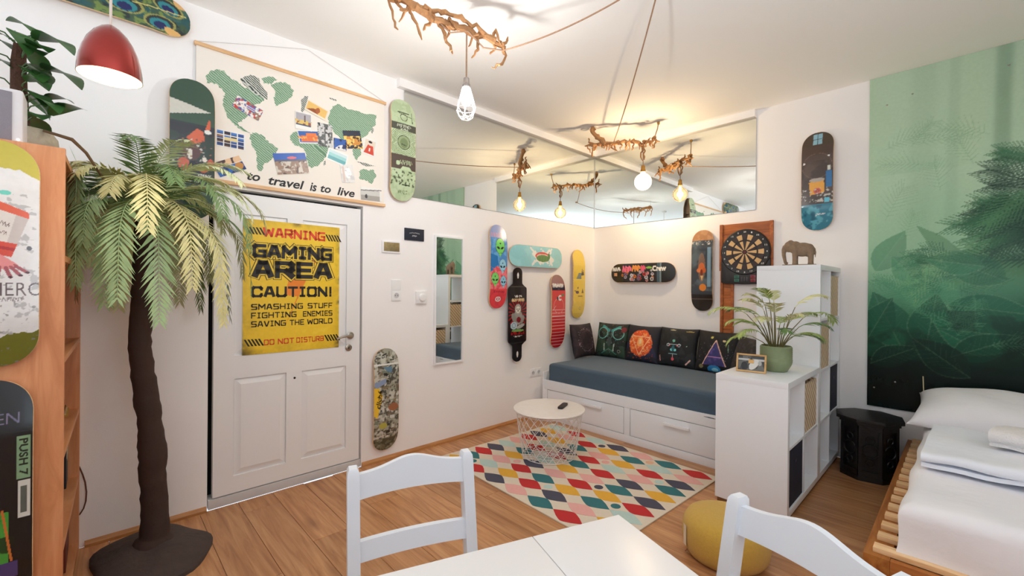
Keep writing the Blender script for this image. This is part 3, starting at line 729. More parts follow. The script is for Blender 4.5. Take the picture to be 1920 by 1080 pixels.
# ============================================================ SKATEBOARDS
DECKP = printed('glossy_deck_print', .24, coat=.22)
MOUNT = mat('clear_mount', (205, 205, 205), .3)
def deck_outline(L, W, Rn, long=False):
    def hw(v):
        a = np.abs(v)
        if long:   # drop-through longboard: narrow necks and rounded tips
            base = np.full_like(a, W/2)
            neck = W*.245
            k = np.clip((a-(L/2-.205))/.055, 0, 1); k = k*k*(3-2*k)
            base = base*(1-k)+neck*k
            tip = np.clip((a-(L/2-.05))/.05, 0, 1)
            return np.maximum(base*np.sqrt(np.clip(1-tip**2*.96, 0, 1)), .004)
        q = np.clip((a-(L/2-Rn))/Rn, 0, 1)
        return np.maximum((W/2)*np.power(np.clip(1-q**2.3, 0, 1), 1/2.1), .002)
    return hw
def skateboard(label, loc, rot, paint, L=.785, W=.205, roll=0.0, long=False, edge=PLY, flip=False, depth=.052, kick=.20, cell=(44, 190)):
    t = thing('skateboard' if not long else 'longboard', label, 'skateboard', loc, rot)
    if roll: t.rotation_euler = (t.rotation_euler.to_matrix().to_4x4() @ Matrix.Rotation(roll, 4, 'Z')).to_euler()
    hw = deck_outline(L, W, .118, long)
    def surf(u, v):
        k = np.clip(np.abs(v)-.20, 0, None) if not long else np.clip(np.abs(v)-.25, 0, None)
        z = depth - kick*(np.sqrt(k*k+.03**2)-.03) if not long else np.full_like(v, depth)-.004*(k > .02)
        return z - .006*(u/(W/2))**2*0 + .004*(1-(u/(W/2))**2)
    th = .011; nu, nv = 10, 48
    sv = np.sin(np.linspace(-PI/2, PI/2, nv+1))*.5*.35 + np.linspace(-.5, .5, nv+1)*.65
    vs = []; 
    for side in (0, 1):
        for v in sv*L:
            h = float(hw(np.array([v]))[0])
            for i in range(nu+1):
                u = (i/nu*2-1)*h
                vs.append((u, v, float(surf(np.array([u]), np.array([v]))[0]) - side*th))
    fs = []; n1 = (nv+1)*(nu+1)
    for j in range(nv):
        for i in range(nu):
            a = j*(nu+1)+i; fs.append((a, a+1, a+nu+2, a+nu+1)); b = a+n1; fs.append((b, b+nu+1, b+nu+2, b+1))
    for j in range(nv):
        for i in (0, nu):
            a = j*(nu+1)+i; q = (a, a+nu+1, a+nu+1+n1, a+n1); fs.append(q if i == 0 else q[::-1])
    for j in (0, nv):
        for i in range(nu):
            a = j*(nu+1)+i; q = (a, a+n1, a+1+n1, a+1); fs.append(q if j == 0 else q[::-1])
    MB().add(vs, fs).build('deck', edge, t, smooth=True, ang=50)
    def pos(s, q):
        v = (q-.5)*L*.996; u = (s*2-1)*hw(v)*.985; return u, v, surf(u, v)+.0006
    def uv(s, q):
        v = (q-.5)*L; return (s*2-1)*hw(v), v
    grid_print('graphic', cell[0], cell[1], pos, uv, paint, DECKP, t, smooth=True)
    for v in (-.13, .13):
        one('wall_mount', (-.010, v-.012, .0), (.010, v+.012, depth-.008), MOUNT, t, .002)
    return t
rngS = np.random.RandomState(11)
def specks(p, n, cols, size, seed, box=None):
    r = np.random.RandomState(seed); u0, u1, v0, v1 = box or (p.U.min(), p.U.max(), p.V.min(), p.V.max())
    for k in range(n):
        p.ell(r.uniform(u0, u1), r.uniform(v0, v1), size*r.uniform(.4, 1.3), size*r.uniform(.4, 1.3), cols[k % len(cols)], r.uniform(0, 3))
    return p
def g_green(U, V):
    p = Paint(U, V, (52, 80, 64)); p.rect(-.11, -.22, .11, .125, (44, 60, 54)); p.blot((40, 40, 52), 14, .5, 4, .8, .1, (V < .14) & (V > -.2))
    p.poly([(-.12, .265), (.085, .218), (-.12, .165)], (205, 203, 192))
    p.poly([(-.03, .055), (.02, .115), (.05, .10), (.055, .05), (.0, .02)], (206, 98, 66)); p.poly([(.055, .11), (.075, .175), (.085, .17), (.08, .12)], (206, 98, 66))
    p.ell(.070, .105, .018, .012, (226, 226, 220)); p.rect(-.075, .005, .06, .012, (90, 60, 56)); p.ell(-.01, -.02, .045, .05, (86, 52, 52))
    p.ell(-.012, -.035, .012, .03, (218, 212, 200)); p.ell(.055, -.055, .012, .014, (222, 214, 204)); p.ell(-.04, -.095, .028, .035, (196, 92, 66)); p.ell(.05, -.11, .022, .02, (186, 84, 52))
    p.ell(.085, -.075, .016, .03, (196, 84, 70)); p.ell(.01, -.10, .03, .03, (22, 24, 34)); p.ell(.03, -.08, .03, .012, (28, 30, 40)); specks(p, 40, [(200, 198, 190), (90, 70, 64), (150, 110, 80)], .005, 5, (-.09, .09, -.12, .05))
    p.marks(.055, -.145, .07, .014, 7, (226, 226, 220), 1); p.marks(.01, -.182, .06, .014, 6, (216, 216, 210), 2)
    return p
def g_dollar(U, V):
    p = Paint(U, V, (190, 208, 170)); p.blot((172, 192, 150), 25, .5, 3, .7)
    for r in np.arange(.02, .125, .011): p.ring(0, .055, r, r+.004, (92, 104, 74), .8)
    p.ell(0, .055, .055, .058, (150, 166, 126)); p.ring(0, .055, .050, .056, (80, 92, 64)); p.ell(0, .05, .034, .038, (120, 138, 98)); p.line(-.02, .04, .02, .032, .006, (60, 70, 50)); 
    p.rect(-.11, .145, .11, .20, (78, 80, 68)); p.rect(-.11, -.155, .11, -.045, (86, 74, 66)); p.marks(0, .180, .12, .020, 7, (205, 214, 190), 3); p.marks(0, .156, .07, .014, 5, (205, 214, 190), 4)
    p.ell(-.05, -.11, .016, .018, (190, 208, 170)); p.marks(.02, -.10, .11, .036, 6, (176, 192, 156), 5); p.poly([(-.03, -.155), (.07, -.155), (.05, -.13), (-.01, -.13)], (190, 208, 170))
    p.ring(.0, .25, .026, .031, (80, 92, 64)); p.rect(-.05, .285, .05, .291, (66, 76, 54)); p.line(-.04, .28, .07, .26, .005, (80, 92, 64)); p.line(.07, .30, .075, .22, .006, (80, 92, 64))
    p.blot((62, 70, 50), 60, .56, 8, .9, .05, (V < -.165) & (V > -.28)); p.rect(-.01, -.275, .06, -.268, (50, 58, 42)); p.text('WKLT', 0, -.325, .085, .03, (96, 108, 78), .01)
    return p
def g_sticker(U, V):
    p = Paint(U, V, (158, 158, 142)); p.blot((202, 202, 190), 30, .5, 1, .9); p.blot((60, 60, 52), 55, .56, 2, .9, .04); p.blot((110, 96, 76), 40, .62, 3, .8)
    r = np.random.RandomState(4)
    for k in range(70):
        x, y = r.uniform(-.1, .1), r.uniform(-.38, .38); c = [(205, 205, 196), (84, 84, 76), (132, 120, 96), (120, 128, 110), (46, 46, 42)][k % 5]
        a = r.uniform(-.6, .6); w_, h_ = r.uniform(.006, .022), r.uniform(.004, .012); ca, sa = math.cos(a), math.sin(a)
        p.poly([(x+dx*w_*ca-dy*h_*sa, y+dx*w_*sa+dy*h_*ca) for dx, dy in ((-1,-1),(1,-1),(1,1),(-1,1))], c)
    p.rect(-.11, -.40, .11, -.285, (112, 110, 84), .75); p.blot((66, 64, 50), 50, .5, 6, .8, .05, V < -.29)
    p.rect(-.11, .262, .11, .276, (224, 224, 218)); p.poly([(-.03, .25), (.045, .25), (.04, .20), (.0, .215)], (96, 128, 150))
    p.poly([(-.11, .135), (-.01, .165), (-.005, .128), (-.09, .095)], (140, 158, 190)); p.poly([(-.11, .10), (-.065, .095), (-.035, .035), (-.055, -.045), (-.075, -.13), (-.11, -.10)], (240, 196, 52))
    p.text('cliché', -.062, .01, .135, .036, (30, 28, 20), .03, .2, R(82)); p.ell(.055, -.06, .042, .03, (156, 100, 66)); p.ell(-.03, -.19, .034, .022, (176, 168, 74))
    return p
def g_alien(U, V):
    p = Paint(U, V, (74, 140, 206)); p.rect(-.11, .27, .11, .41, (142, 158, 206)); p.blot((106, 176, 226), 30, .5, 2, .8, .05, V < .27)
    p.rect(-.11, -.39, .11, -.21, (232, 72, 78)); p.rect(-.11, -.21, .11, .0, (236, 122, 132)); p.poly([(-.11, .12), (-.02, .10), (-.01, .02), (-.11, -.06)], (24, 118, 190)); p.blot((214, 66, 76), 40, .5, 5, .8, .05, V < 0)
    def head(x, y, s, c):
        p.ell(x, y+.012*s, .040*s, .050*s, (20, 40, 60)); p.ell(x, y+.012*s, .037*s, .047*s, c); p.poly([(x-.034*s, y), (x+.034*s, y), (x, y-.058*s)], c)
        p.ell(x-.016*s, y, .013*s, .007*s, (14, 20, 24), -.5); p.ell(x+.016*s, y, .013*s, .007*s, (14, 20, 24), .5); p.line(x-.012*s, y-.034*s, x+.014*s, y-.030*s, .003, (20, 40, 30)); p.ell(x, y+.028*s, .006*s, .006*s, (20, 40, 30))
    head(.012, .175, 1.5, (122, 222, 106)); head(.045, .0, 1.2, (150, 206, 232)); head(-.05, -.125, 1.15, (126, 214, 110)); head(.055, -.145, 1.0, (140, 200, 226))
    for k in range(7): p.rect(-.09+k*.028, .275, -.075+k*.028, .315, (196, 150, 176))
    p.marks(0, -.235, .15, .022, 8, (150, 40, 60), 6); p.ell(.0, -.305, .035, .024, (240, 226, 222)); p.ell(0, -.305, .024, .014, (196, 70, 80)); p.ell(0, -.305, .010, .010, (240, 226, 222))
    return p
def g_aqua(U, V):
    U = -U
    # drawn upright: +V is the right hand end on the wall
    p = Paint(U, V, (150, 210, 216)); p.blot((166, 222, 226), 12, .5, 2, .6, .1)
    m = (np.abs(V-.06+.03*np.sin(U*60)) < .14) & (np.abs(U+.0) < .07+.02*np.sin(V*50)); p.put(m & (vnoise(U, V, 18, 4) > .36), (238, 236, 228))
    p.line(.085, -.13, .04, -.07, .022, (238, 238, 232)); p.line(-.085, -.10, -.04, -.07, .018, (238, 238, 232)); p.line(.09, .19, .03, .15, .02, (238, 238, 232)); p.line(-.08, .20, -.03, .16, .02, (238, 238, 232))
    p.ell(.010, .045, .042, .105, (206, 66, 58)); p.ell(.006, .05, .028, .092, (236, 190, 172)); p.ell(-.014, .055, .036, .100, (98, 142, 74)); p.ell(.012, .145, .03, .02, (86, 132, 70)); p.line(.03, .14, .055, .155, .008, (90, 70, 50))
    for v in (.0, .04, .08, .12): p.line(-.045, v, .0, v+.01, .004, (60, 96, 52))
    return p
def g_sloth(U, V):
    p = Paint(U, V, (24, 17, 17)); p.blot((52, 34, 30), 8, .55, 3, .5, .2)
    for a in np.linspace(0, 2*PI, 22)[:-1]:
        p.poly([(0, .02), (.15*math.cos(a), .02+.15*math.sin(a)), (.15*math.cos(a+.14), .02+.15*math.sin(a+.14))], (150, 20, 26))
    p.rect(-.2, -.5, .2, -.155, (24, 17, 17)); p.rect(-.2, .155, .2, .5, (24, 17, 17))
    p.ell(0, -.03, .066, .07, (150, 148, 142)); p.ell(-.055, -.03, .026, .05, (140, 138, 132), .4); p.ell(.06, -.05, .024, .045, (140, 138, 132), -.5); p.ell(.0, .055, .044, .048, (166, 164, 156)); p.ell(0, .048, .030, .032, (222, 216, 204)); p.ell(-.014, .052, .008, .008, (36, 30, 30)); p.ell(.014, .052, .008, .008, (36, 30, 30)); p.ell(0, .038, .008, .006, (30, 24, 24))
    p.ell(.01, -.05, .03, .028, (120, 24, 34)); p.ell(-.055, -.105, .044, .036, (176, 196, 206)); p.ring(-.055, -.105, .02, .025, (70, 84, 94)); p.ell(.035, -.115, .06, .018, (166, 166, 160), .3)
    p.ell(.0, -.155, .085, .012, (120, 160, 90)); p.rect(-.09, -.195, .09, -.165, (150, 22, 26)); p.blot((30, 16, 16), 60, .5, 8, 1, .05, (V < -.165) & (V > -.195))
    p.marks(-.025, .178, .045, .020, 4, (236, 232, 224), 7); p.marks(.03, .180, .045, .022, 4, (236, 232, 224), 8); p.text('SLOW', -.045, .143, .078, .028, (236, 214, 160), .04); p.marks(.045, .143, .078, .028, 5, (236, 214, 160), 9, wd=.006); p.marks(0, -.212, .12, .010, 12, (226, 220, 212), 10)
    for v in (.385, -.385): p.ell(0, v, .012, .026, (226, 226, 224)); p.ell(0, v-.018, .009, .014, (222, 220, 216))
    return p
def g_red(U, V):
    p = Paint(U, V, (214, 66, 62)); p.rect(-.11, -.41, .11, -.21, (186, 28, 40)); p.rect(-.11, -.21, .11, -.05, (204, 44, 50)); p.rect(-.11, .285, .11, .41, (150, 110, 108)); p.rect(-.11, .225, .11, .285, (40, 40, 56)); p.marks(0, .278, .18, .036, 8, (235, 232, 230), 11, wd=.009); p.marks(0, .236, .06, .008, 6, (150, 150, 165), 12)
    for v in np.arange(-.36, .045, .034): p.rect(-.11, v, .11, v+.0045, (240, 214, 210))
    p.ring(0, .06, .078, .083, (236, 150, 140)); p.text('C', .012, .145, .052, .060, (242, 240, 236), .05); p.ell(-.022, .14, .014, .02, (50, 40, 40)); p.ell(.065, .175, .018, .014, (70, 130, 74)); p.line(-.09, .02, -.05, .06, .004, (240, 214, 210))
    return p
def g_yellow(U, V):
    p = Paint(U, V, (238, 206, 84)); p.blot((232, 194, 72), 10, .55, 3, .6, .1); p.rect(-.11, .045, .11, .049, (242, 226, 150))
    p.poly([(-.06, .055), (.03, .055), (.035, .125), (-.02, .125)], (138, 146, 132)); p.poly([(.03, .095), (.06, .095), (.045, .185)], (84, 76, 56)); p.poly([(.055, .10), (.085, .10), (.07, .17)], (84, 76, 56)); p.ell(.06, .12, .02, .008, (110, 84, 58))
    p.ell(-.04, -.095, .03, .016, (110, 84, 84)); p.ell(-.03, -.045, .009, .012, (70, 60, 52)); p.line(-.085, -.08, -.02, -.085, .008, (90, 70, 80)); p.poly([(.035, -.105), (.08, -.105), (.057, -.05)], (120, 100, 60))
    for k in range(5): p.rect(-.028+k*.018, -.145, -.015+k*.018, -.133, (70, 58, 36))
    p.ring(.02, -.275, .014, .018, (150, 120, 60)); p.rect(-.11, -.41, .11, -.33, (206, 180, 84), .6)
    return p
def g_crew(U, V):
    # the board hangs sideways: up on the wall is -U, +V runs to the right
    p = Paint(U, V, (36, 34, 32)); p.rect(-.12, .19, .12, .225, (70, 92, 104), .9); p.rect(-.12, .225, .12, .24, (150, 170, 176), .6); r = np.random.RandomState(6)
    for k in range(34):
        x, y = r.uniform(-.030, .080), r.uniform(-.235, .145); s_ = r.uniform(.014, .026)
        c = [(226, 222, 226), (196, 70, 60), (176, 168, 182), (224, 130, 60), (140, 120, 150), (230, 150, 150), (206, 206, 200)][k % 7]
        p.ell(x, y, s_, s_, (24, 18, 24)); p.ell(x, y, s_*.86, s_*.86, c); p.ell(x+.003, y-.006, s_*.25, s_*.25, (20, 14, 18)); p.ell(x+.003, y+.006, s_*.25, s_*.25, (20, 14, 18)); p.ell(x-.008, y, s_*.2, s_*.35, (150, 30, 40))
    rt = R(90)
    p.marks(-.045, -.305, .12, .038, 5, (238, 236, 232), 13, rt, .010); p.marks(-.045, -.165, .11, .055, 3, (240, 110, 140), 14, rt, .018); p.marks(-.050, -.05, .10, .055, 3, (236, 150, 70), 15, rt, .018); p.marks(-.048, .035, .05, .05, 2, (232, 90, 120), 16, rt, .016); p.ell(-.055, .10, .012, .035, (140, 190, 80)); p.text('Crew', -.045, .215, .15, .060, (240, 236, 226), .05, 0, rt)
    p.rect(.0, -.34, .033, -.295, (216, 160, 120))
    return p
def g_bronze(U, V):
    p = Paint(U, V, (52, 58, 66)); p.blot((96, 110, 116), 10, .5, 2, .7, .2, V > -.2); p.rect(-.11, .29, .11, .41, (170, 122, 82)); p.blot((196, 150, 106), 18, .5, 4, .6, .1, V > .29); p.rect(-.11, -.41, .11, -.235, (24, 20, 20)); p.rect(-.11, -.285, .11, -.272, (78, 70, 66)); p.blot((200, 196, 188), 70, .56, 5, .9, .05, (V < .285) & (V > .245))
    p.rect(.055, -.16, .085, .22, (150, 190, 214), .55); p.ell(.0, .03, .035, .14, (150, 112, 84), 0, .6); p.ell(.0, .02, .03, .055, (206, 104, 44)); p.ell(-.028, .0, .02, .02, (214, 120, 56)); p.ell(.026, .0, .016, .024, (196, 92, 40)); p.ell(.0, -.02, .014, .03, (120, 36, 20)); p.poly([(-.012, -.05), (.016, -.05), (.004, -.10)], (226, 186, 126)); p.ell(.012, -.165, .034, .034, (222, 130, 48))
    return p
def g_pool(U, V):
    p = Paint(U, V, (62, 48, 42)); p.blot((92, 74, 64), 12, .5, 2, .7, .2); p.rect(-.12, .16, .12, .30, (78, 62, 54)); p.rect(-.11, .29, .11, .41, (74, 62, 50)); 
    p.rect(-.030, .295, .032, .385, (140, 186, 204)); p.rect(-.001, .295, .003, .385, (50, 50, 50)); p.rect(-.03, .34, .032, .344, (50, 50, 50)); p.ring(0, .12, .10, .103, (120, 96, 84)); p.ell(.08, .19, .008, .006, (235, 235, 235)); p.ell(-.09, .15, .008, .008, (235, 235, 235))
    p.rect(-.12, -.41, .12, -.19, (44, 122, 146)); p.blot((96, 176, 196), 22, .52, 5, .8, .1, V < -.19); p.blot((24, 84, 110), 16, .56, 6, .8, .1, V < -.2)
    p.poly([(-.055, -.01), (.048, .012), (.052, -.10), (-.045, -.115)], (226, 164, 62)); p.ell(0, .005, .052, .016, (176, 168, 160)); p.ell(.004, -.085, .026, .026, (196, 92, 72)); p.ring(.004, -.085, .008, .012, (110, 40, 36)); p.rect(.062, -.06, .10, .07, (30, 110, 170)); p.rect(.070, .075, .09, .11, (206, 214, 206)); p.blot((206, 206, 198), 60, .6, 9, .8, .05, (np.abs(V+.12) < .06)); p.rect(.05, -.185, .085, -.145, (96, 190, 216))
    p.text('pool', .025, -.275, .07, .026, (238, 238, 236), .02, .3)
    return p
def g_hero(U, V):
    U = U-.030; p = Paint(U, V, (222, 222, 222)); n = vnoise(U, V, 20, 2); p.put(V > .275+.02*(n-.5)*2-.12*U, (190, 178, 62)); p.put(V < -.285+.03*(n-.5)*2+.25*U, (106, 108, 36)); p.blot((170, 170, 172), 55, .66, 4, .8, .04, (V < .2) & (V > -.27)); p.blot((130, 128, 130), 70, .72, 5, .8, .04, V < -.1)
    p.poly([(-.035, .158), (.048, .120), (.012, -.005), (-.078, .012)], (218, 212, 206)); p.poly([(.02, .132), (.048, .120), (.012, -.005), (-.008, .0)], (196, 188, 184)); p.poly([(-.042, .168), (-.028, .176), (.048, .140), (.050, .118), (-.036, .150)], (214, 92, 62)); p.poly([(-.066, .050), (.023, .032), (.010, -.012), (-.080, .008)], (206, 72, 54)); p.poly([(-.07, .035), (.018, .018), (.016, .008), (-.073, .025)], (170, 40, 40)); p.marks(-.012, .10, .04, .014, 5, (120, 96, 92), 17, R(-22)); p.marks(-.02, .073, .045, .010, 6, (120, 96, 92), 18, R(-22))
    for x1, y1 in ((.046, -.062), (.030, -.072), (.008, -.078), (-.02, -.075)): p.line(-.025, -.005, (x1-.025)/2+.006, (y1-.005)/2-.006, .016, (222, 140, 140)); p.line((x1-.025)/2+.006, (y1-.005)/2-.006, x1, y1, .010, (160, 84, 92)); p.ell(x1, y1, .006, .003, (50, 30, 40))
    p.ell(-.005, .20, .014, .008, (110, 205, 190)); p.ell(.05, .02, .006, .008, (90, 90, 94))
    p.text('HERO', .022, -.118, .12, .045, (96, 82, 88), -.005); p.marks(.0, -.152, .07, .012, 6, (140, 130, 132), 19)
    return p
def g_dark(U, V):
    p = Paint(U, V, (16, 16, 20)); p.ell(-.018, .325, .022, .026, (206, 36, 40)); p.rect(-.028, .322, -.005, .328, (235, 225, 220)); p.text('LEN', .034, .262, .075, .036, (110, 104, 134), 0)
    p.put((V < -.035-.25*U) & (V > -.225) & (U < .05), (66, 150, 58)); p.put((V < -.265) & (U < .055), (70, 158, 62)); p.rect(-.12, -.27, .07, -.215, (74, 62, 120)); p.rect(.0, -.262, .012, -.222, (150, 140, 170)); p.blot((20, 40, 24), 30, .60, 3, .9, .04, (U < .06) & (V < -.03)); p.line(.035, -.04, .056, -.21, .006, (196, 110, 50)); p.line(.05, -.27, .06, -.38, .006, (196, 110, 50))
    p.rect(.066, .055, .098, .20, (126, 160, 124)); p.rect(.070, -.075, .098, .050, (206, 206, 198)); p.text('PUSH 7', .082, .128, .125, .020, (24, 34, 26), .03, 0, R(-90)); p.rect(.075, -.06, .09, .03, (90, 96, 90)); 
    return p
def g_peacock(U, V):
    p = Paint(U, V, (56, 84, 62)); p.blot((24, 40, 44), 30, .5, 2, .9, .1); p.blot((120, 144, 70), 40, .56, 3, .8, .06); p.blot((28, 84, 90), 26, .55, 5, .8, .1)
    def eye(x, y, s, a):
        p.ell(x, y, .072*s, .040*s, (150, 150, 84), a); p.ell(x, y, .060*s, .034*s, (34, 44, 44), a); p.ell(x+.006*s, y, .046*s, .027*s, (40, 130, 140), a); p.ell(x+.012*s, y, .028*s, .018*s, (18, 30, 90), a)
    eye(-.045, .300, 1.0, R(75)); eye(.055, .265, 1.0, R(100)); p.ell(.09, .33, .05, .022, (222, 176, 106), R(70)); p.ell(-.085, .35, .03, .02, (222, 176, 116), R(60)); eye(.02, .12, 1.1, R(90)); eye(-.05, .0, 1.1, R(80)); eye(.04, -.14, 1.1, R(95)); eye(-.04, -.26, 1.0, R(90))
    p.line(-.005, .15, -.03, .38, .005, (206, 196, 120)); return p

SB = skateboard
SB('dark green skateboard with a white wedge and red hats beside the map', (0, -3.893, 2.092), LEFT, g_green, .785, .208, depth=.078)
SB('pale green banknote skateboard hung upright at the right of the map', (0, -2.568, 2.385), LEFT, g_dollar, .785, .212, depth=.06)
SB('grey sticker covered skateboard low on the wall near the floor', (0, -2.690, .472), LEFT, g_sticker, .772, .203)
SB('blue and red skateboard with green alien heads', (0, -1.562, 1.522), LEFT, g_alien, .785, .212)
SB('light turquoise skateboard hung sideways on the wall', (0, -1.012, 1.642), LEFT, g_aqua, .79, .215, roll=R(-90))
SB('black longboard with a grey sloth picture', (0, -1.312, 1.064), LEFT, g_sloth, .915, .245, long=True, edge=mat('black_grip', (26, 22, 22), .6))
SB('red skateboard with thin white stripes and a brown nose', (0, -.698, 1.076), LEFT, g_red, .785, .222)
SB('plain yellow skateboard with a small camping drawing', (0, -.342, 1.374), LEFT, g_yellow, .775, .212)
SB('black skateboard crowded with colourful cartoon faces hung sideways', (.646, 0, 1.497), BACK, g_crew, .765, .207, roll=R(-90))
SB('dark skateboard with a copper nose beside the dartboard', (1.301, 0, 1.508), BACK, g_bronze, .785, .205)
SB('brown and teal skateboard with a pool sign above the elephant', (2.224, 0, 2.216), BACK, g_pool, .80, .217)
SB('peacock feather skateboard under the ceiling behind the red lamp', (0, -4.300, 2.800), LEFT, g_peacock, .80, .205, roll=R(-90))

# ============================================================ LEFT SIDE: bookcase, palm, pothos
BW_ = wood('orange_birch', (196, 128, 84), (214, 148, 102), (226, 166, 122), 'Z', 9, 7, .45)
t = thing('bookcase', 'tall birch bookcase whose side panel carries two skateboards', 'bookcase', (.42, -4.497, 0), (0, 0, R(-1.7)))
for x0 in (-.42, .398): one('side_panel', (x0, -.15, 0), (x0+.022, .15, 1.812), BW_, t, .002)
SHELFW = wood('birch_shelf', (190, 126, 78), (208, 146, 98), (222, 164, 116), 'X', 9, 7, .5)
for z in (.03, .36, .70, 1.05, 1.42, 1.790): one('shelf', (-.398, -.145, z-.011), (.398, .148, z+.011), SHELFW, t, .0015)
one('back_panel', (-.398, -.150, .02), (.398, -.145, 1.80), SHELFW, t, 0)
SB('white and olive skateboard with a red bottle on the bookcase', (.842, -4.520, 1.427), LEFT, g_hero, .752, .205, depth=.045, cell=(110, 400))
SB('black and green skateboard low on the bookcase side', (.842, -4.532, .620), LEFT, g_dark, .778, .205, depth=.045, cell=(110, 400))
# things on its shelves that show past the panel
t = thing('magazine_pile', 'small pile of yellow magazines on the bookcase shelf', 'magazines', (.10, -4.44, .711))
for k, (c, dz) in enumerate((((188, 150, 60), .008), ((210, 190, 140), .007), ((120, 84, 40), .009), ((206, 170, 84), .007))):
    one('magazine', (-.08+.004*k, -.06, sum((.008, .007, .009, .007)[:k])), (.09-.003*k, .068-.005*k, sum((.008, .007, .009, .007)[:k+1])), mat('magazine_%d' % k, c, .5), t, .001)
for k, (x, w__, h__, c, lb) in enumerate(((.04, .03, .24, (70, 74, 78), 'dark grey binder standing lowest on the bookcase'), (.085, .04, .21, (96, 92, 84), 'taupe binder standing beside the dark grey binder'), (.14, .035, .25, (40, 44, 46), 'black binder standing on the lower bookcase shelf'))):
    b_ = thing('binder', lb, 'binder', (x, -4.46, .371), (0, 0, 0), 'binders on the bookcase')
    one('cover', (0, -.09, 0), (w__, .085, h__), mat('binder_%d' % k, c, .6), b_, .003)
    one('spine_label', (w__*.2, .085, h__*.55), (w__*.8, .0858, h__*.8), mat('label_cream', (206, 196, 170), .6), b_, 0)
t = thing('red_box', 'dark red storage box in the bottom of the bookcase', 'box', (.17, -4.47, .041))
one('body', (-.14, -.10, 0), (.14, .10, .20), mat('dark_red_card', (110, 44, 30), .6), t, .004)
one('lid', (-.143, -.103, .20), (.143, .103, .235), mat('dark_red_lid', (124, 52, 36), .6), t, .004)
o = MB().tube([(.006, -4.345, .43), (.008, -4.335, .41), (.010, -4.323, .37), (.013, -4.314, .33), (.015, -4.309, .28), (.015, -4.311, .235), (.013, -4.319, .20), (.010, -4.332, .175), (.008, -4.348, .16)], .0032, 6).build('power_cord', mat('brown_cord', (96, 52, 30), .6), smooth=True)
tag(o, 'thin brown cord curling out of the bookcase at the wall', 'cord')

t = thing('loudspeaker', 'white wireless loudspeaker with grey grille on the bookcase', 'speaker', (.748, -4.545, 1.8015))
one('body', (-.062, -.082, 0), (.062, .082, .195), mat('speaker_white', (226, 222, 222), .4), t, .014, 4)
one('grille', (.0625, -.070, .014), (.066, .056, .182), mat('speaker_grey_mesh', (148, 142, 150), .8, bump=.5, bscale=600), t, .003)
MB().lathe([(0, 0), (.004, 0), (.004, .0015), (0, .0015)], 12).xf(Matrix.Translation((.0625, .070, .022)) @ Matrix.Rotation(R(90), 4, 'Y')).build('status_light', emis('led_white', (255, 255, 255), 2.0), t)

# ---- climbing plant on the bookcase
t = thing('potted_climber', 'dark green climbing plant with pointed leaves on the bookcase', 'plant', (.50, -4.475, 1.8015))
MB().lathe([(.055, 0), (.075, .012), (.088, .06), (.082, .11), (.066, .135), (.062, .135), (.070, .11), (.0, .10)], 28).build('pot', mat('beige_woven_pot', (190, 178, 156), .6, var=.3, scale=30, bump=.5, bscale=90), t, smooth=True)
MB().lathe([(0, .112), (.068, .116)], 20, cap=False).build('soil', mat('dark_soil', (52, 38, 28), .9, bump=.8), t)
MB().tube([(-.02, -.02, .11), (-.022, -.028, .28), (-.026, -.03, .40), (-.02, -.026, .47)], [.026, .024, .022, .018], 10).build('moss_pole', mat('coir_pole', (78, 50, 34), .95, var=.4, scale=60, bump=1.0, bscale=120), t, smooth=True)
LEAFM = mat('pothos_leaf', (52, 92, 44), .35, var=.35, scale=18, rand=.35)
def leaf_mesh(A, B, w, droop=.15, nseg=8):
    """one pointed heart-shaped leaf from base A to tip B with a folded midrib"""
    A = Vector(A); B = Vector(B); d = B-A; L = d.length; d.normalize()
    sd = d.cross(Vector((0, 0, 1)));
    if sd.length < .05: sd = Vector((1, 0, 0))
    sd.normalize(); up = sd.cross(d)
    vs = []; fs = []
    for i in range(nseg+1):
        q = i/nseg; wd = w*1.25*(math.sin(PI*min(1, q*.94+.05))**.8)*(1-.45*q)
        c = A+d*L*q+up*(L*droop*math.sin(PI*q))
        for k, (a, b) in enumerate(((-1, .10), (-.5, .06), (0, 0), (.5, .06), (1, .10))): vs.append(c+sd*wd*a+up*wd*b)
    for i in range(nseg):
        for k in range(4): fs.append((i*5+k, i*5+k+1, i*5+k+6, i*5+k+5))
    return vs, fs
ROOT = Vector((.50, -4.475, 1.8015))
PLEAVES = [((.526,-4.456,2.31),(.438,-4.542,2.368),.036),((.507,-4.512,2.31),(.593,-4.47,2.195),.042),((.55,-4.454,2.281),(.728,-4.343,2.194),.048),((.527,-4.475,2.247),(.606,-4.435,2.201),.036),((.455,-4.532,2.294),(.40,-4.60,2.316),.034),((.466,-4.519,2.248),(.39,-4.60,2.295),.036),((.49,-4.513,2.166),(.40,-4.60,2.21),.042),((.55,-4.466,2.179),(.589,-4.424,2.09),.048),((.551,-4.43,2.173),(.68,-4.323,2.085),.054),((.528,-4.479,2.118),(.65,-4.412,2.071),.03),((.518,-4.432,2.066),(.60,-4.345,2.048),.028),((.578,-4.412,1.99),(.70,-4.306,2.003),.036),((.47,-4.475,2.085),(.457,-4.42,2.0),.042),((.577,-4.432,2.03),(.703,-4.382,1.968),.036),((.525,-4.479,2.189),(.468,-4.42,2.145),.042),((.528,-4.482,2.088),(.581,-4.42,2.0),.040)]
rg = random.Random(9)
for k in range(12):
    zq = 1.98+.03*k; aq = k*2.1+.5; rq = rg.uniform(.05, .09); ax, ay = .478+rq*math.cos(aq), -4.505+rq*math.sin(aq)
    PLEAVES.append(((ax, ay, zq), (ax+.11*math.cos(aq+rg.uniform(-.5, .5)), max(-4.62, ay+.09*math.sin(aq)), zq-rg.uniform(.02, .09)), rg.uniform(.034, .046)))
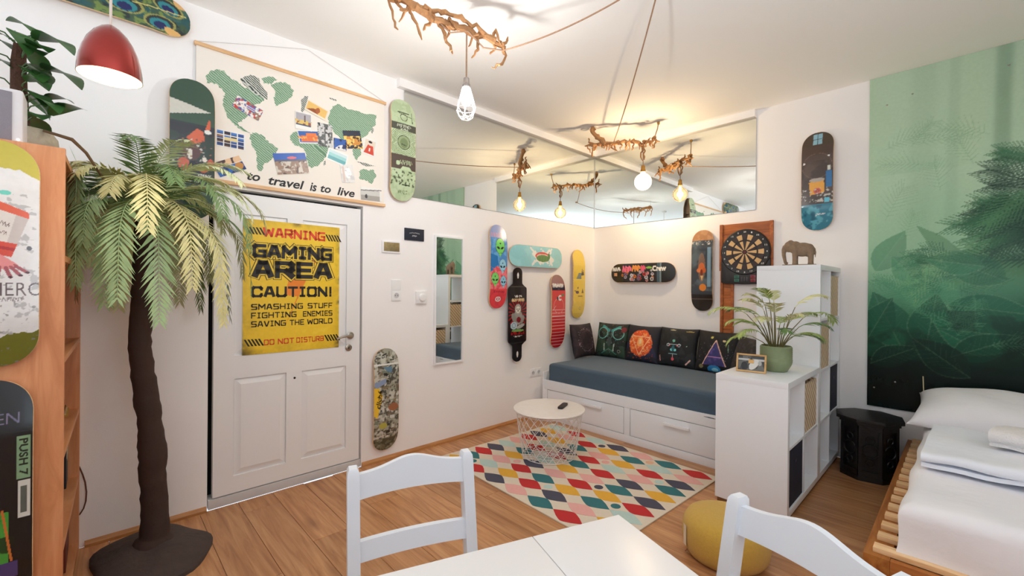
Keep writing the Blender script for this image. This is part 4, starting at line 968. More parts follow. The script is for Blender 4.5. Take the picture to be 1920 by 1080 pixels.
for k, (a, b, w__) in enumerate(PLEAVES):
    A = Vector(a)-ROOT; B = Vector(b)-ROOT; vs, fs = leaf_mesh(A, B, w__*1.02)
    lf = MB().add(vs, fs).build('leaf', LEAFM, t, smooth=True, ang=180)
    s0 = Vector((-.024, -.028, max(.15, A.z-.05)))
    MB().tube([s0, (s0+A)/2+Vector((0, 0, .02)), A], .0028, 6).build('leaf_stalk', mat('leaf_stalk', (70, 96, 50), .5), t, smooth=True)
o = MB().tube([(.56, -4.43, 1.93), (.62, -4.35, 1.90), (.60, -4.31, 1.86), (.52, -4.27, 1.80), (.45, -4.24, 1.76), (.40, -4.20, 1.74)], [.005, .007, .006, .005, .005, .004], 8).build('trailing_stem', mat('dry_stem', (112, 86, 58), .8), smooth=True)
o.parent = t; o.location = -ROOT

# ---- artificial palm tree
t = thing('artificial_palm', 'artificial palm tree with drooping pale green fronds by the door', 'palm tree', (.34, -4.07, 0))
BARK = mat('dark_palm_bark', (58, 40, 34), .85, var=.35, scale=9, bump=.6, bscale=22)
path = [(-.02, .0, .0), (-.02, .0, .05), (-.02, .006, .10), (-.02, .006, .21), (-.02, -.002, .35), (-.02, -.004, .50), (-.02, -.012, .63), (-.02, -.030, .78), (-.02, -.046, .92), (-.02, -.056, 1.05), (-.02, -.052, 1.2), (-.02, -.046, 1.35), (-.02, -.044, 1.5), (-.02, -.046, 1.66)]
rad = [.13, .095, .076, .068, .066, .070, .060, .063, .056, .055, .052, .050, .048, .040]
rg = random.Random(5); pts = []; rr = []
for i in range(len(path)-1):
    for k in range(5):
        f = k/5; a = Vector(path[i]); b = Vector(path[i+1]); pts.append(a.lerp(b, f)+Vector((rg.uniform(-1, 1), rg.uniform(-1, 1), 0))*.003*(i > 2)); rr.append((rad[i]*(1-f)+rad[i+1]*f)*(1+rg.uniform(-.04, .05)*(i > 1)))
pts.append(Vector(path[-1])); rr.append(rad[-1])
MB().tube(pts, [q*.80 if k > 8 else q*.92 for k, q in enumerate(rr)], 16).build('trunk', BARK, t, smooth=True, ang=80)
bs = MB(); n = 40; prof = [(0, .075), (.12, .07), (.17, .052), (.22, .034), (.245, .018), (.245, .0)]; vs = []; fs = []
for r_, z_ in prof:
    for j in range(n):
        a = 2*PI*j/n; k = 1+.10*math.sin(2*a+.6)+.05*math.sin(5*a); vs.append((-.01+r_*k*1.10*math.cos(a), r_*k*math.sin(a)*.97, z_*(1+.08*math.sin(3*a))))
for i in range(len(prof)-1):
    for j in range(n): fs.append((i*n+j, (i+1)*n+j, (i+1)*n+(j+1) % n, i*n+(j+1) % n))
bs.add(vs, fs).build('root_base', mat('dark_base_felt', (70, 58, 54), .95, var=.3, scale=14, bump=.5, bscale=40), t, smooth=True, ang=60)
FRONDS = [mat('frond_pale', (208, 216, 168), .5, var=.25, scale=20, rand=.15), mat('frond_green', (158, 186, 132), .5, var=.3, scale=20, rand=.15), mat('frond_yellow', (218, 212, 150), .5, var=.25, scale=20, rand=.15), mat('frond_deep', (112, 142, 86), .5, var=.3, scale=20, rand=.15)]
def frond(parent, origin, az, length, up, droop, m, wmin_x=None, wmin_y=None, wmax_y=None, leaflet=.115, width=.0085, n=26, seed=0, name='frond', thick=.003):
    """an arching feather leaf: midrib plus two rows of narrow leaflets"""
    rg = random.Random(seed); mb = MB(); o = Vector(origin)
    d = Vector((math.cos(az), math.sin(az), 0)); side = Vector((-math.sin(az), math.cos(az), 0))
    pts = []; p = o.copy(); ang = up; st = length/n
    for i in range(n+1):
        pts.append(p.copy()); ang = max(ang-droop*st/length*(.6+.9*i/n), R(-86))
        p = p + (d*math.cos(ang)+Vector((0, 0, 1))*math.sin(ang))*st
    if wmin_x is not None:
        for q in pts: q.x = max(q.x, wmin_x+.02)
    if wmin_y is not None:
        for q in pts: q.y = max(q.y, wmin_y+.03)
    if wmax_y is not None:
        for q in pts: q.y = min(q.y, wmax_y-.03)
    mb.tube(pts, [thick*(1-.7*i/n) for i in range(n+1)], 5)
    for i in range(3, n+1):
        t_ = (pts[i]-pts[i-1]).normalized(); nrm = side.cross(t_).normalized()
        for sg in (-1, 1):
            q = i/n; ll = leaflet*(math.sin(PI*(.12+.80*q))**.7)*rg.uniform(.85, 1.12)
            dv = (side*sg*rg.uniform(.62, .82)+t_*rg.uniform(.62, .85)+nrm*rg.uniform(-.12, .12)-Vector((0, 0, .12))).normalized()
            a = pts[i]; b = a+dv*ll*.45-Vector((0, 0, .003)); c = a+dv*ll-Vector((0, 0, .014))
            wv = (t_-dv*t_.dot(dv)).normalized()*width; vs = [a-wv*.3, a+wv*.3, b+wv, c, b-wv]
            if wmin_x is not None:
                for v_ in vs: v_.x = max(v_.x, wmin_x)
            if wmin_y is not None:
                for v_ in vs: v_.y = max(v_.y, wmin_y)
            if wmax_y is not None:
                for v_ in vs: v_.y = min(v_.y, wmax_y)
            mb.add(vs, [(0, 1, 2, 4), (4, 2, 3)])
    return mb.build(name, m, parent)
rg = random.Random(12)
for k in range(54):
    az = k*2.39996+.4; tier = k/54
    up = R(84-86*tier+rg.uniform(-9, 9)); ln = .46+.36*tier+rg.uniform(-.06, .08)
    if math.cos(az) < -.3: ln *= .74
    if math.sin(az) < -.35: ln *= .74
    m_ = FRONDS[[0, 1, 2, 0, 1, 3, 0, 1][k % 8]]
    frond(t, (-.02+.03*math.cos(az), -.046+.03*math.sin(az), 1.70), az, ln, up, R(95+95*tier), m_, wmin_x=-.325, wmin_y=-.300, seed=k, n=36, leaflet=.105, width=.0058)

# ============================================================ LAMPS
# ---- red pendant
t = thing('pendant_lamp', 'glossy red copper pendant lamp hanging by the bookcase', 'lamp', (1.300, -4.250, CZ))
zz = 1.945-CZ
PRF = [(.0745, 0), (.0735, .02), (.0705, .045), (.064, .075), (.0535, .104), (.039, .128), (.022, .146), (.009, .155)]
sh = MB().lathe([(r, zz+z) for r, z in PRF], 48, cap=False)
RED = mat('red_copper_lacquer', (146, 28, 10), .10, metal=.92, var=.12, scale=6, coat=.8)
sh.build('lamp_shade', RED, t, smooth=True)
MB().lathe([(r-.0015, zz+z+.0004) for r, z in PRF[:-1]]+[(0, zz+.147)], 48, cap=False).build('shade_lining', mat('shade_white_lining', (250, 244, 230), .6), t, smooth=True)
MB().tube([(0, 0, zz+.155), (0, 0, zz+.5), (0, 0, 0)], .0035, 8).build('cord', mat('pale_flex', (206, 190, 178), .6), t)
MB().lathe([(0, -.03), (.045, -.028), (.05, 0)], 24).build('ceiling_rose', PLAST, t, smooth=True)
MB().ell((0, 0, zz+.085), (.026, .026, .034), 20, 12).build('bulb', emis('warm_bulb', (255, 214, 150), 12.0), t, smooth=True)
def lamp_light(name, parent, loc, energy, color, radius, spot=None):
    d = bpy.data.lights.new(name, 'POINT'); d.energy = energy; d.color = color; d.shadow_soft_size = radius
    o = bpy.data.objects.new(name, d); COL.objects.link(o); o.parent = parent; o.location = loc; return o
lamp_light('bulb_light', t, (0, 0, zz+.040), 5.0, (1.0, .72, .42), .03)

def glow_glass(name):
    """mostly clear bulb glass; an amber bloom is put into its tint and scatter"""
    m, nt, b = _new(name); N = nt.nodes; L = nt.links
    tr = N.new('ShaderNodeBsdfTransparent'); tr.inputs['Color'].default_value = C4(255, 238, 208)
    tl = N.new('ShaderNodeBsdfTranslucent'); tl.inputs['Color'].default_value = C4(255, 232, 196)
    gl = N.new('ShaderNodeBsdfGlossy'); gl.inputs['Roughness'].default_value = .03
    nz = N.new('ShaderNodeTexNoise'); nz.inputs['Scale'].default_value = 6
    mr = N.new('ShaderNodeMapRange'); mr.inputs['To Min'].default_value = .10; mr.inputs['To Max'].default_value = .16; L.new(nz.outputs['Fac'], mr.inputs['Value'])
    m1 = N.new('ShaderNodeMixShader'); L.new(mr.outputs['Result'], m1.inputs['Fac']); L.new(tr.outputs[0], m1.inputs[1]); L.new(tl.outputs[0], m1.inputs[2])
    lw = N.new('ShaderNodeLayerWeight'); lw.inputs['Blend'].default_value = .2
    m2 = N.new('ShaderNodeMixShader'); L.new(lw.outputs['Fresnel'], m2.inputs['Fac']); L.new(m1.outputs[0], m2.inputs[1]); L.new(gl.outputs[0], m2.inputs[2])
    L.new(m2.outputs[0], N['Material Output'].inputs['Surface']); return m
# ---- driftwood lamps
DRIFT = mat('driftwood', (176, 128, 84), .85, var=.4, scale=14, bump=.8, bscale=60)
BRASS = mat('aged_brass', (170, 132, 74), .35, metal=1.0, var=.15)
def gnarl(mb, pts, r0, r1, seed, n=7, amp=.012):
    rg = random.Random(seed); P = []; Rr = []
    k = len(pts)-1
    for i in range(k):
        a, b = Vector(pts[i]), Vector(pts[i+1]); s = max(3, int((b-a).length/.025))
        for j in range(s):
            f = j/s; q = (i+f)/k
            P.append(a.lerp(b, f)+Vector((rg.uniform(-1, 1), rg.uniform(-1, 1), rg.uniform(-1, 1)))*amp*(.5 if (i == 0 and j == 0) else 1)); Rr.append((r0*(1-q)+r1*q)*rg.uniform(.75, 1.35))
    P.append(Vector(pts[-1])); Rr.append(r1*.6)
    mb.tube(P, Rr, n); return mb
# the lamp near the door: caged bulb
L0 = Vector((1.137, -2.793, 2.75))
t = thing('branch_lamp', 'driftwood branch lamp with a white caged bulb near the door', 'lamp', (1.137, -2.793, CZ))
def rel(p): return Vector(p)-Vector((1.137, -2.793, CZ))
D1 = (Vector((1.199, -2.567, 2.73))-Vector((.985, -3.13, 2.80))).normalized()
def q1(s, up, out=0.0):   # along the branch from the bulb, up, sideways
    sdv = Vector((D1.y, -D1.x, 0)).normalized()
    return rel(L0+D1*s+Vector((0, 0, up))+sdv*out)
gnarl(MB(), [q1(-.40, .055), q1(-.30, .03), q1(-.15, .0), q1(0, 0), q1(.12, .0, .01), q1(.235, -.01)], .022, .016, 3).build('branch', DRIFT, t, smooth=True)
gnarl(MB(), [q1(-.28, .03), q1(-.10, .04, .03), q1(.05, .03, .03), q1(.20, .0, -.01)], .012, .012, 4).build('branch', DRIFT, t, smooth=True)
tw = [[q1(-.36, .05), q1(-.42, .01), q1(-.40, -.06), q1(-.375, -.12)], [q1(-.33, .04), q1(-.30, -.02), q1(-.27, -.07), q1(-.25, -.13)], [q1(-.16, .0), q1(-.13, -.06), q1(-.10, -.12), q1(-.08, -.15)],
      [q1(.06, 0), q1(.075, -.06), q1(.05, -.10), q1(.03, -.135)], [q1(.22, -.01), q1(.235, -.06), q1(.20, -.12), q1(.15, -.15)], [q1(.2, 0), q1(.24, .02), q1(.25, .06)], [q1(-.05, 0), q1(-.09, -.03, .02), q1(-.13, -.03, .04)], [q1(-.4, .05), q1(-.38, .02, .04), q1(-.42, .0, .05)]]
for k in range(10):
    a_ = -.38+.065*k; sd_ = (-1)**k; tw.append([q1(a_, .02), q1(a_+.02*sd_, -.015+.03*(k % 3), .03*sd_), q1(a_+.05*sd_, -.03-.02*(k % 2), .045*sd_)])
for k, w__ in enumerate(tw): gnarl(MB(), w__, .010, .005, 20+k, 6, .008).build('twig', DRIFT, t, smooth=True)
MB().tube([q1(-.37, .06), rel((.95, -3.07, CZ))], .0025, 6).build('hanging_wire', STEEL, t)
ROPE = mat('beige_rope', (166, 132, 106), .9, var=.25, scale=80)
HOOK = Vector((2.0, -2.22, CZ))
def sag(a, b, drop, n=16):
    a, b = Vector(a), Vector(b); return [a.lerp(b, i/n)-Vector((0, 0, drop*4*(i/n)*(1-i/n))) for i in range(n+1)]
pts = [q1(-.20, .02), q1(-.10, -.05, .02), q1(0, -.01, .025), q1(.10, -.055, .0)] + sag(q1(.22, -.03), rel(HOOK+Vector((0, 0, -.01))), .045)
MB().tube(pts, .0045, 8).build('rope_flex', ROPE, t, smooth=True)
bz = 2.355-CZ
MB().tube([rel(L0), Vector((0, 0, bz+.14))], .0045, 8).build('drop_cord', ROPE, t)
MB().lathe([(.006, bz+.14), (.016, bz+.136), (.018, bz+.105), (.022, bz+.10), (.022, bz+.085), (0, bz+.085)], 20).build('socket', mat('pewter_socket', (170, 164, 160), .3, 1.0), t, smooth=True)
MB().lathe([(0, bz-.02), (.020, bz-.013), (.031, bz+.012), (.030, bz+.035), (.018, bz+.07), (.014, bz+.088)], 24).build('bulb', lit_glass('white_bulb', (255, 250, 242), 16.0), t, smooth=True)
cg = MB(); R_ = [(.020, bz+.092), (.058, bz-.035), (.036, bz-.085)]; m_ = 6
ringp = [[(r*math.cos(2*PI*(j+.5*i)/m_), r*math.sin(2*PI*(j+.5*i)/m_), z) for j in range(m_)] for i, (r, z) in enumerate(R_)]
for i in range(3):
    for j in range(m_): cg.tube([ringp[i][j], ringp[i][(j+1) % m_]], .0018, 5)
for i in range(2):
    for j in range(m_):
        cg.tube([ringp[i][j], ringp[i+1][j]], .0018, 5); cg.tube([ringp[i][j], ringp[i+1][(j-1) % m_]], .0018, 5)
for j in range(3): cg.tube([ringp[2][j*2], ringp[2][(j*2+3) % 6]], .0018, 5)
cg.build('wire_cage', mat('white_wire', (236, 232, 226), .4), t)
lamp_light('bulb_light', t, (0, 0, bz+.02), 50.0, (1.0, .97, .93), .035)
# the lamp in the corner: clear globe with a glowing filament
B2 = Vector((.868, -.405, 2.375)); Z2 = 2.752
t = thing('branch_lamp', 'driftwood branch lamp with a clear globe bulb in the mirrored corner', 'lamp', (.868, -.405, CZ))
def rel2(x, y, z): return Vector((x, y, z))-Vector((.868, -.405, CZ))
gnarl(MB(), [rel2(.47, -.70, 2.765), rel2(.57, -.66, 2.755), rel2(.68, -.60, 2.765), rel2(.80, -.50, 2.762), rel2(.868, -.420, 2.752), rel2(.96, -.40, 2.762), rel2(1.0, -.40, 2.785)], .016, .014, 31).build('branch', DRIFT, t, smooth=True)
gnarl(MB(), [rel2(.60, -.655, 2.75), rel2(.56, -.70, 2.80), rel2(.505, -.72, 2.86), rel2(.49, -.725, CZ-.006)], .022, .026, 32, 9, .006).build('branch_stub', DRIFT, t, smooth=True)
tw = [[rel2(.50, -.69, 2.765), rel2(.45, -.72, 2.79), rel2(.44, -.72, 2.83)], [rel2(.49, -.70, 2.76), rel2(.47, -.70, 2.70), rel2(.48, -.70, 2.64)], [rel2(.46, -.70, 2.765), rel2(.41, -.74, 2.755)], [rel2(.64, -.62, 2.755), rel2(.66, -.62, 2.70), rel2(.70, -.60, 2.67)], [rel2(.70, -.585, 2.76), rel2(.74, -.57, 2.72), rel2(.72, -.58, 2.685)], [rel2(.65, -.62, 2.75), rel2(.62, -.64, 2.69)], [rel2(.95, -.41, 2.76), rel2(.955, -.41, 2.70)], [rel2(.98, -.40, 2.77), rel2(1.03, -.38, 2.74)], [rel2(.86, -.42, 2.75), rel2(.845, -.40, 2.66), rel2(.86, -.405, 2.585)], [rel2(.875, -.42, 2.75), rel2(.885, -.415, 2.67), rel2(.875, -.40, 2.59)], [rel2(.90, -.415, 2.76), rel2(.93, -.38, 2.80)], [rel2(.80, -.50, 2.76), rel2(.80, -.47, 2.80)]]
for k in range(16):
    q_ = k/15; bx_ = .46+.54*q_; by_ = -.70+.30*q_**.8; rg = random.Random(200+k)
    tw.append([rel2(bx_, by_, 2.758), rel2(bx_+rg.uniform(-.03, .03), by_+rg.uniform(-.03, .03), 2.735+rg.uniform(-.03, .05)), rel2(bx_+rg.uniform(-.05, .05), by_+rg.uniform(-.05, .05), 2.72+rg.uniform(-.05, .06))])
for k, w__ in enumerate(tw): gnarl(MB(), w__, .010, .006, 40+k, 6, .010).build('twig', DRIFT, t, smooth=True)
MB().tube([rel2(.985, -.40, 2.785), rel2(1.0, -.375, 2.87), rel2(1.005, -.365, CZ-.002)], .005, 6).build('hanging_cord', ROPE, t, smooth=True)
MB().lathe([(0, -.025), (.012, -.022), (.014, 0)], 14, rel2(1.005, -.365, CZ)).build('ceiling_hook', BRASS, t, smooth=True)
MB().tube(sag(rel2(.66, -.60, 2.775), (HOOK-Vector((0, 0, .012)))-Vector((.868, -.405, CZ)), .05, 20), .0045, 8).build('rope_flex', ROPE, t, smooth=True)
bz = B2.z-CZ
MB().tube([rel2(.868, -.412, 2.752), Vector((0, 0, bz+.16))], .004, 8).build('drop_cord', ROPE, t)
MB().lathe([(.006, bz+.165), (.018, bz+.16), (.021, bz+.125), (.024, bz+.12), (.024, bz+.098), (0, bz+.098)], 20).build('socket', BRASS, t, smooth=True)
gp = [(0, -.082)]+[(.082*math.sin(a), -.082*math.cos(a)) for a in np.linspace(.15, 2.75, 18)]+[(.022, .088), (.020, .105)]
MB().lathe([(r, bz+z) for r, z in gp], 36, cap=False).build('globe', glow_glass('bloom_tinted_glass'), t, smooth=True)  # the lit bulb's amber bloom is coloured into this glass
fl = MB()
for j in range(5):
    a = 2*PI*j/5; fl.tube([(.006*math.cos(a), .006*math.sin(a), bz+.085), (.013*math.cos(a), .013*math.sin(a), bz+.05), (.012*math.cos(a), .012*math.sin(a), bz-.045), (.004*math.cos(a), .004*math.sin(a), bz-.055)], .0022, 6)
fl.build('filament', emis('glowing_filament', (255, 205, 130), 60.0), t, smooth=True)
lamp_light('bulb_light', t, (0, 0, bz), 56.0, (1.0, .86, .68), .03)
MB().lathe([(0, -.02), (.02, -.018), (.024, 0)], 18).build('rope_hook', BRASS, t, smooth=True).location = HOOK-Vector((.868, -.405, CZ))

# ============================================================ BACK WALL: dartboard, mural
PINE = wood('orange_pine', (140, 72, 28), (172, 96, 44), (196, 120, 62), 'X', 8, 9, .45, rand=.12, knots=.5)
PINEV = wood('orange_pine_upright', (130, 66, 26), (164, 90, 40), (188, 112, 56), 'Z', 8, 9, .45, rand=.1)
t = thing('wooden_backboard', 'orange pine board wall panel behind the dartboard', 'panel', (1.678, -.0005, 1.20), BACK)
for k in range(4):
    one('plank', (-.196, .345+.0975*k, .0), (.196, .345+.0975*k+.0955, .012), PINE, t, .002)
one('side_batten', (-.225, .30, .0), (-.197, .735, .022), PINEV, t, .003)
one('side_batten', (.197, .30, .0), (.225, .735, .022), PINEV, t, .003)
for k in range(10):
    one('plank', (-.19, -.64+.098*k, 0), (-.123, -.64+.098*k+.0965, .012), PINE, t, .002)
one('post_batten', (-.216, -.64, 0), (-.191, .299, .020), PINEV, t, .003)
one('post_batten', (-.122, -.64, 0), (-.098, .342, .020), PINEV, t, .003)
DBK = mat('dartboard_black', (24, 22, 24), .45, var=.1); DBG = mat('dartboard_tan', (214, 176, 122), .55, var=.08, scale=60); DBB = mat('dartboard_dark_field', (46, 28, 28), .5)
t = thing('dartboard', 'round black and tan electronic dartboard with a score panel', 'dartboard', (1.684, -.0225, 1.665), BACK)
MB().lathe([(0, 0), (.205, 0), (.208, .006), (.208, .022), (.198, .030), (.166, .026), (0, .026)], 64).build('board_body', DBK, t, smooth=True)
hb = [(-.205, -.275), (-.16, -.287), (0, -.292), (.16, -.287), (.205, -.275), (.205, -.06), (.17, -.118), (.12, -.165), (.06, -.196), (0, -.207), (-.06, -.196), (-.12, -.165), (-.17, -.118), (-.205, -.06)]
MB().prism(hb, 0, .024).build('score_housing', DBK, t, bevel=.003)
def wedge(r0, r1, a0, a1, z, n=3):
    vs = []; 
    for i in range(n+1):
        a = a0+(a1-a0)*i/n; vs.append((r1*math.sin(a), r1*math.cos(a), z)); vs.append((r0*math.sin(a), r0*math.cos(a), z))
    fs = [(2*i+1, 2*i+3, 2*i+2, 2*i)[::-1] for i in range(n)]
    top = MB().add(vs, fs); off = [(x, y, z-.004) for x, y, _ in vs]; top.add(off, [])
    m_ = len(vs); idx = [0]+[2*i for i in range(1, n+1)]+[2*i+1 for i in range(n, -1, -1)]
    for k in range(len(idx)):
        a_, b_ = idx[k], idx[(k+1) % len(idx)]; top.f.append((a_, b_, b_+m_, a_+m_)); top.mi.append(0)
    return top
for k in range(20):
    a = 2*PI*k/20; e = PI/20*.94
    m_ = DBG if k % 2 else DBB
    wedge(.020, .098, a-e, a+e, .0295).build('inner_segment', m_, t); wedge(.112, .158, a-e, a+e, .0295).build('outer_segment', m_, t)
    wedge(.1005, .1095, a-e, a+e, .0290).build('ring_segment', DBB if k % 2 else DBK, t)
NUMS = [20, 1, 18, 4, 13, 6, 10, 15, 2, 17, 3, 19, 7, 16, 8, 11, 14, 9, 12, 5]
DW = mat('dartboard_white', (226, 224, 222), .5)
for k, n in enumerate(NUMS):
    a = 2*PI*k/20; s_ = str(n); words(t, 'number', DW, s_, .182*math.sin(a), .182*math.cos(a), .011*len(s_), .014, .0290, .02)
MB().lathe([(0, 0), (.012, 0)], 20, (0, 0, .0300), cap=False).build('bullseye', mat('bull_red', (96, 30, 30), .5), t)
for x0, y0, c in ((-.088, -.235, (60, 120, 104)), (-.088, -.268, (60, 120, 104)), (.05, -.235, (156, 56, 66)), (.05, -.268, (156, 56, 66))):
    w_ = one('score_window', (x0, y0, .024), (x0+.040, y0+.026, .0252), mat('lcd_%d' % c[0], c, .2), t, .001)
    words(t, 'digits', DBK, '88', x0+.02, y0+.013, .026, .018, .0258, 0)
for k in range(3): one('score_button', (-.03+.022*k, -.265, .024), (-.018+.022*k, -.225, .0262), mat('button_grey', (58, 58, 64), .5), t, .002)
one('speaker_slots', (-.16, -.26, .024), (-.12, -.18, .0255), mat('slot_grey', (44, 44, 48), .7), t, .001)

# ---- jungle mural on glossy sheet
t = thing('jungle_mural', 'large glossy green misty jungle mural behind the bed', 'mural', (3.45, 0, 1.694), BACK)
MW, MH = 1.802, 2.482
def mural_paint(U, V):
    g = (V+MH/2)/MH
    stops = [(0, (8, 22, 20)), (.10, (10, 30, 26)), (.22, (18, 56, 44)), (.33, (36, 98, 70)), (.42, (86, 150, 112)), (.55, (150, 194, 158)), (.75, (178, 210, 180)), (1, (184, 210, 186))]
    ws = np.array([C3(c) for _, c in stops]); xs = [s for s, _ in stops]
    p = Paint(U, V, (0, 0, 0))
    gg = g + .05*(vnoise(U, V, 3, 2)-.5) - .10*np.clip((U-.0)/.9, -1, 1)*(g > .15)*(g < .7)
    p.c = np.stack([np.interp(gg, xs, ws[:, k]) for k in range(3)], 1)
    p.put(np.clip((vnoise(U*1.0, V*.6, 4, 5)-.5)*2, 0, 1)*(g > .45), (176, 206, 168), .5)
    # tree trunks in the mist
    for x, w, a in ((-.80, .10, -.0), (-.62, .07, .10), (-.235, .040, .42), (-.46, .03, .10), (.05, .085, .34), (.40, .06, .4), (.72, .10, .4)):
        p.put(np.exp(-((U-x-.02*(V-.2))/w)**4)*(np.clip((g-.34)*4, 0, 1)), (74, 118, 88), a)
    p.put(np.exp(-((U+.36)/.06)**4)*np.clip((g-.45)*4, 0, 1), (186, 214, 178), .35)
    r = np.random.RandomState(8)
    def frond(x, y, ang, ln, col, a, wd=.010, n=13, spread=.9, curve=.6):
        for k in range(n):
            q = (k+1)/n; cx = x+math.cos(ang)*ln*q; cy = y+math.sin(ang)*ln*q-curve*ln*q*q*.5
            for sg in (-1, 1):
                b = ang+sg*spread*(1.1-.5*q)-curve*q*.6*(1 if math.cos(ang) > 0 else -1); l2 = ln*.55*(1-.55*q)*(.3+q if q < .3 else 1)
                ex, ey = cx+math.cos(b)*l2, cy+math.sin(b)*l2-.15*l2
                p.line(cx, cy, (cx+ex)/2, (cy+ey)/2, wd, col, a); p.line((cx+ex)/2, (cy+ey)/2, ex, ey, wd*.55, col, a)
        p.line(x, y, x+math.cos(ang)*ln, y+math.sin(ang)*ln-curve*ln*.5, wd*.7, col, a)
    def leaf(x, y, ang, ln, w, col, vein, a=.85, va=.30):
        ca, sa = math.cos(ang), math.sin(ang); L_ = []
        for q in np.linspace(0, 1, 16): L_.append((x+ca*ln*q-sa*w*math.sin(PI*q**.8), y+sa*ln*q+ca*w*math.sin(PI*q**.8)))
        n1 = len(L_)
        for q in np.linspace(1, 0, 16): L_.append((x+ca*ln*q+sa*w*math.sin(PI*q**.8), y+sa*ln*q-ca*w*math.sin(PI*q**.8)))
        p.poly(L_, col, a); p.poly(L_[:n1], tuple(min(255, int(c*1.25)) for c in col), a*.4)
        p.line(x, y, x+ca*ln, y+sa*ln, .007, vein, va)
        for q in np.linspace(.12, .88, 9):
            for sg in (-1, 1):
                bx, by = x+ca*ln*q, y+sa*ln*q; ex, ey = bx+ca*w*.6-sg*sa*w*.85*math.sin(PI*q), by+sa*w*.6+sg*ca*w*.85*math.sin(PI*q); p.line(bx, by, ex, ey, .004, vein, va*.35)
        for i in range(0, 14): p.line(*L_[i], *L_[i+1], .008, vein, va*.8)
    for k in range(9):
        frond(r.uniform(-.85, -.2), r.uniform(.0, .7), r.uniform(.3, 2.8), r.uniform(.2, .36), (128, 172, 134), .30, .007, 10)
    # backlit palm coming in from the right
    for k in range(26):
        frond(-.02+r.uniform(-.06, .10), .02+r.uniform(-.30, .40), PI+r.uniform(-.55, .75)*(-1), r.uniform(.26, .46), [(56, 112, 74), (28, 74, 52), (16, 52, 40), (84, 138, 92)][k % 4], .62, .012, 15, .75, .45)
    p.put(np.exp(-((U+.08)/.13)**2-((V+.02)/.22)**2), (12, 44, 34), .75)
    p.put(np.exp(-((U-.5)/.35)**2-((V+.05)/.4)**2), (20, 60, 44), .7)
    # pointed leaf and pale fan leaves in the middle
    p.poly([(-.635, .105), (-.60, .085), (-.50, .02), (-.44, -.05), (-.40, -.10), (-.47, -.11), (-.55, -.08)], (98, 146, 108), .75)
    for k in range(12): frond(-.46+r.uniform(-.08, .08), -.10+r.uniform(-.10, .04), PI-.2+r.uniform(-.9, .9), r.uniform(.14, .26), [(62, 124, 84), (128, 172, 122), (44, 100, 70)][k % 3], .6, .007, 12)
    for x, y, a, ln, w, c in ((-.86, -.22, 60, .34, .09, (62, 124, 90)), (-.62, -.30, 128, .24, .08, (72, 134, 98)), (-.20, -.30, 150, .36, .10, (40, 100, 72)), (-.30, -.20, 168, .30, .08, (58, 120, 86))):
        leaf(x, y, R(a), ln, w, c, (140, 186, 144), .55, .2)
    for k in range(13): frond(-.56+r.uniform(-.16, .16), -.46+r.uniform(-.06, .12), PI*.5+r.uniform(-1.3, 1.3), r.uniform(.18, .30), [(70, 138, 100), (40, 100, 72), (108, 168, 122)][k % 3], .5, .007, 13)
    for x, y, a, ln, w, c in ((-.70, -.80, 112, .46, .13, (30, 92, 66)), (-.58, -.78, 82, .40, .12, (24, 80, 58)), (-.20, -.76, 146, .44, .13, (34, 98, 70)), (-.47, -.46, -8, .42, .10, (30, 92, 66)), (-.14, -.66, 175, .38, .09, (26, 82, 60)), (-.93, -.80, 66, .42, .11, (26, 84, 60)), (-.45, -.82, 28, .36, .09, (20, 70, 52)), (-.88, -.92, 30, .30, .08, (16, 56, 44)), (-.36, -.95, 140, .38, .10, (14, 50, 40)), (.25, -.6, 120, .5, .14, (30, 90, 64)), (.5, -.7, 60, .5, .14, (26, 80, 58)), (.75, -.5, 110, .5, .13, (30, 88, 62))):
        leaf(x, y, R(a), ln, w, c, (128, 180, 138), .75, .15)
    for k in range(9): frond(r.uniform(-.85, -.15), r.uniform(-.75, -.45), r.uniform(.3, 2.8), r.uniform(.16, .28), (84, 150, 110), .35, .006, 12)
    d = np.clip((.24-g)/.2, 0, 1); p.put(d, (7, 20, 18), .9)
    p.blot((10, 36, 30), 9, .5, 12, .5, .15, g < .3)
    return p
grid_print('mural_sheet', 330, 450, lambda s, q: ((s-.5)*MW, (q-.5)*MH, np.full_like(s, .0125)), lambda s, q: ((s-.5)*MW, (q-.5)*MH), mural_paint, printed('mural_gloss', .25, spec=.22), t)
one('backing_sheet', (-MW/2, -MH/2, 0), (MW/2, MH/2, .012), mat('acrylic_edge', (150, 176, 152), .3), t, .001)
for x, y in ((-.80, 1.02), (-.66, 1.06), (-.86, -1.10), (-.74, -1.04), (-.50, -1.15), (-.2, 1.10)):
    MB().lathe([(0, .0155), (.004, .015), (.006, .0128)], 12, (x, y, 0), cap=False).build('screw_head', STEEL, t, smooth=True)
o = MB().tube([(2.860, -.018, .72), (2.862, -.020, .66), (2.865, -.018, .58), (2.866, -.02, .50)], .0035, 6).build('cable_end', mat('cream_cable', (206, 190, 150), .5), smooth=True)
tag(o, 'short cream cable end in front of the mural left of the pillow', 'cable')

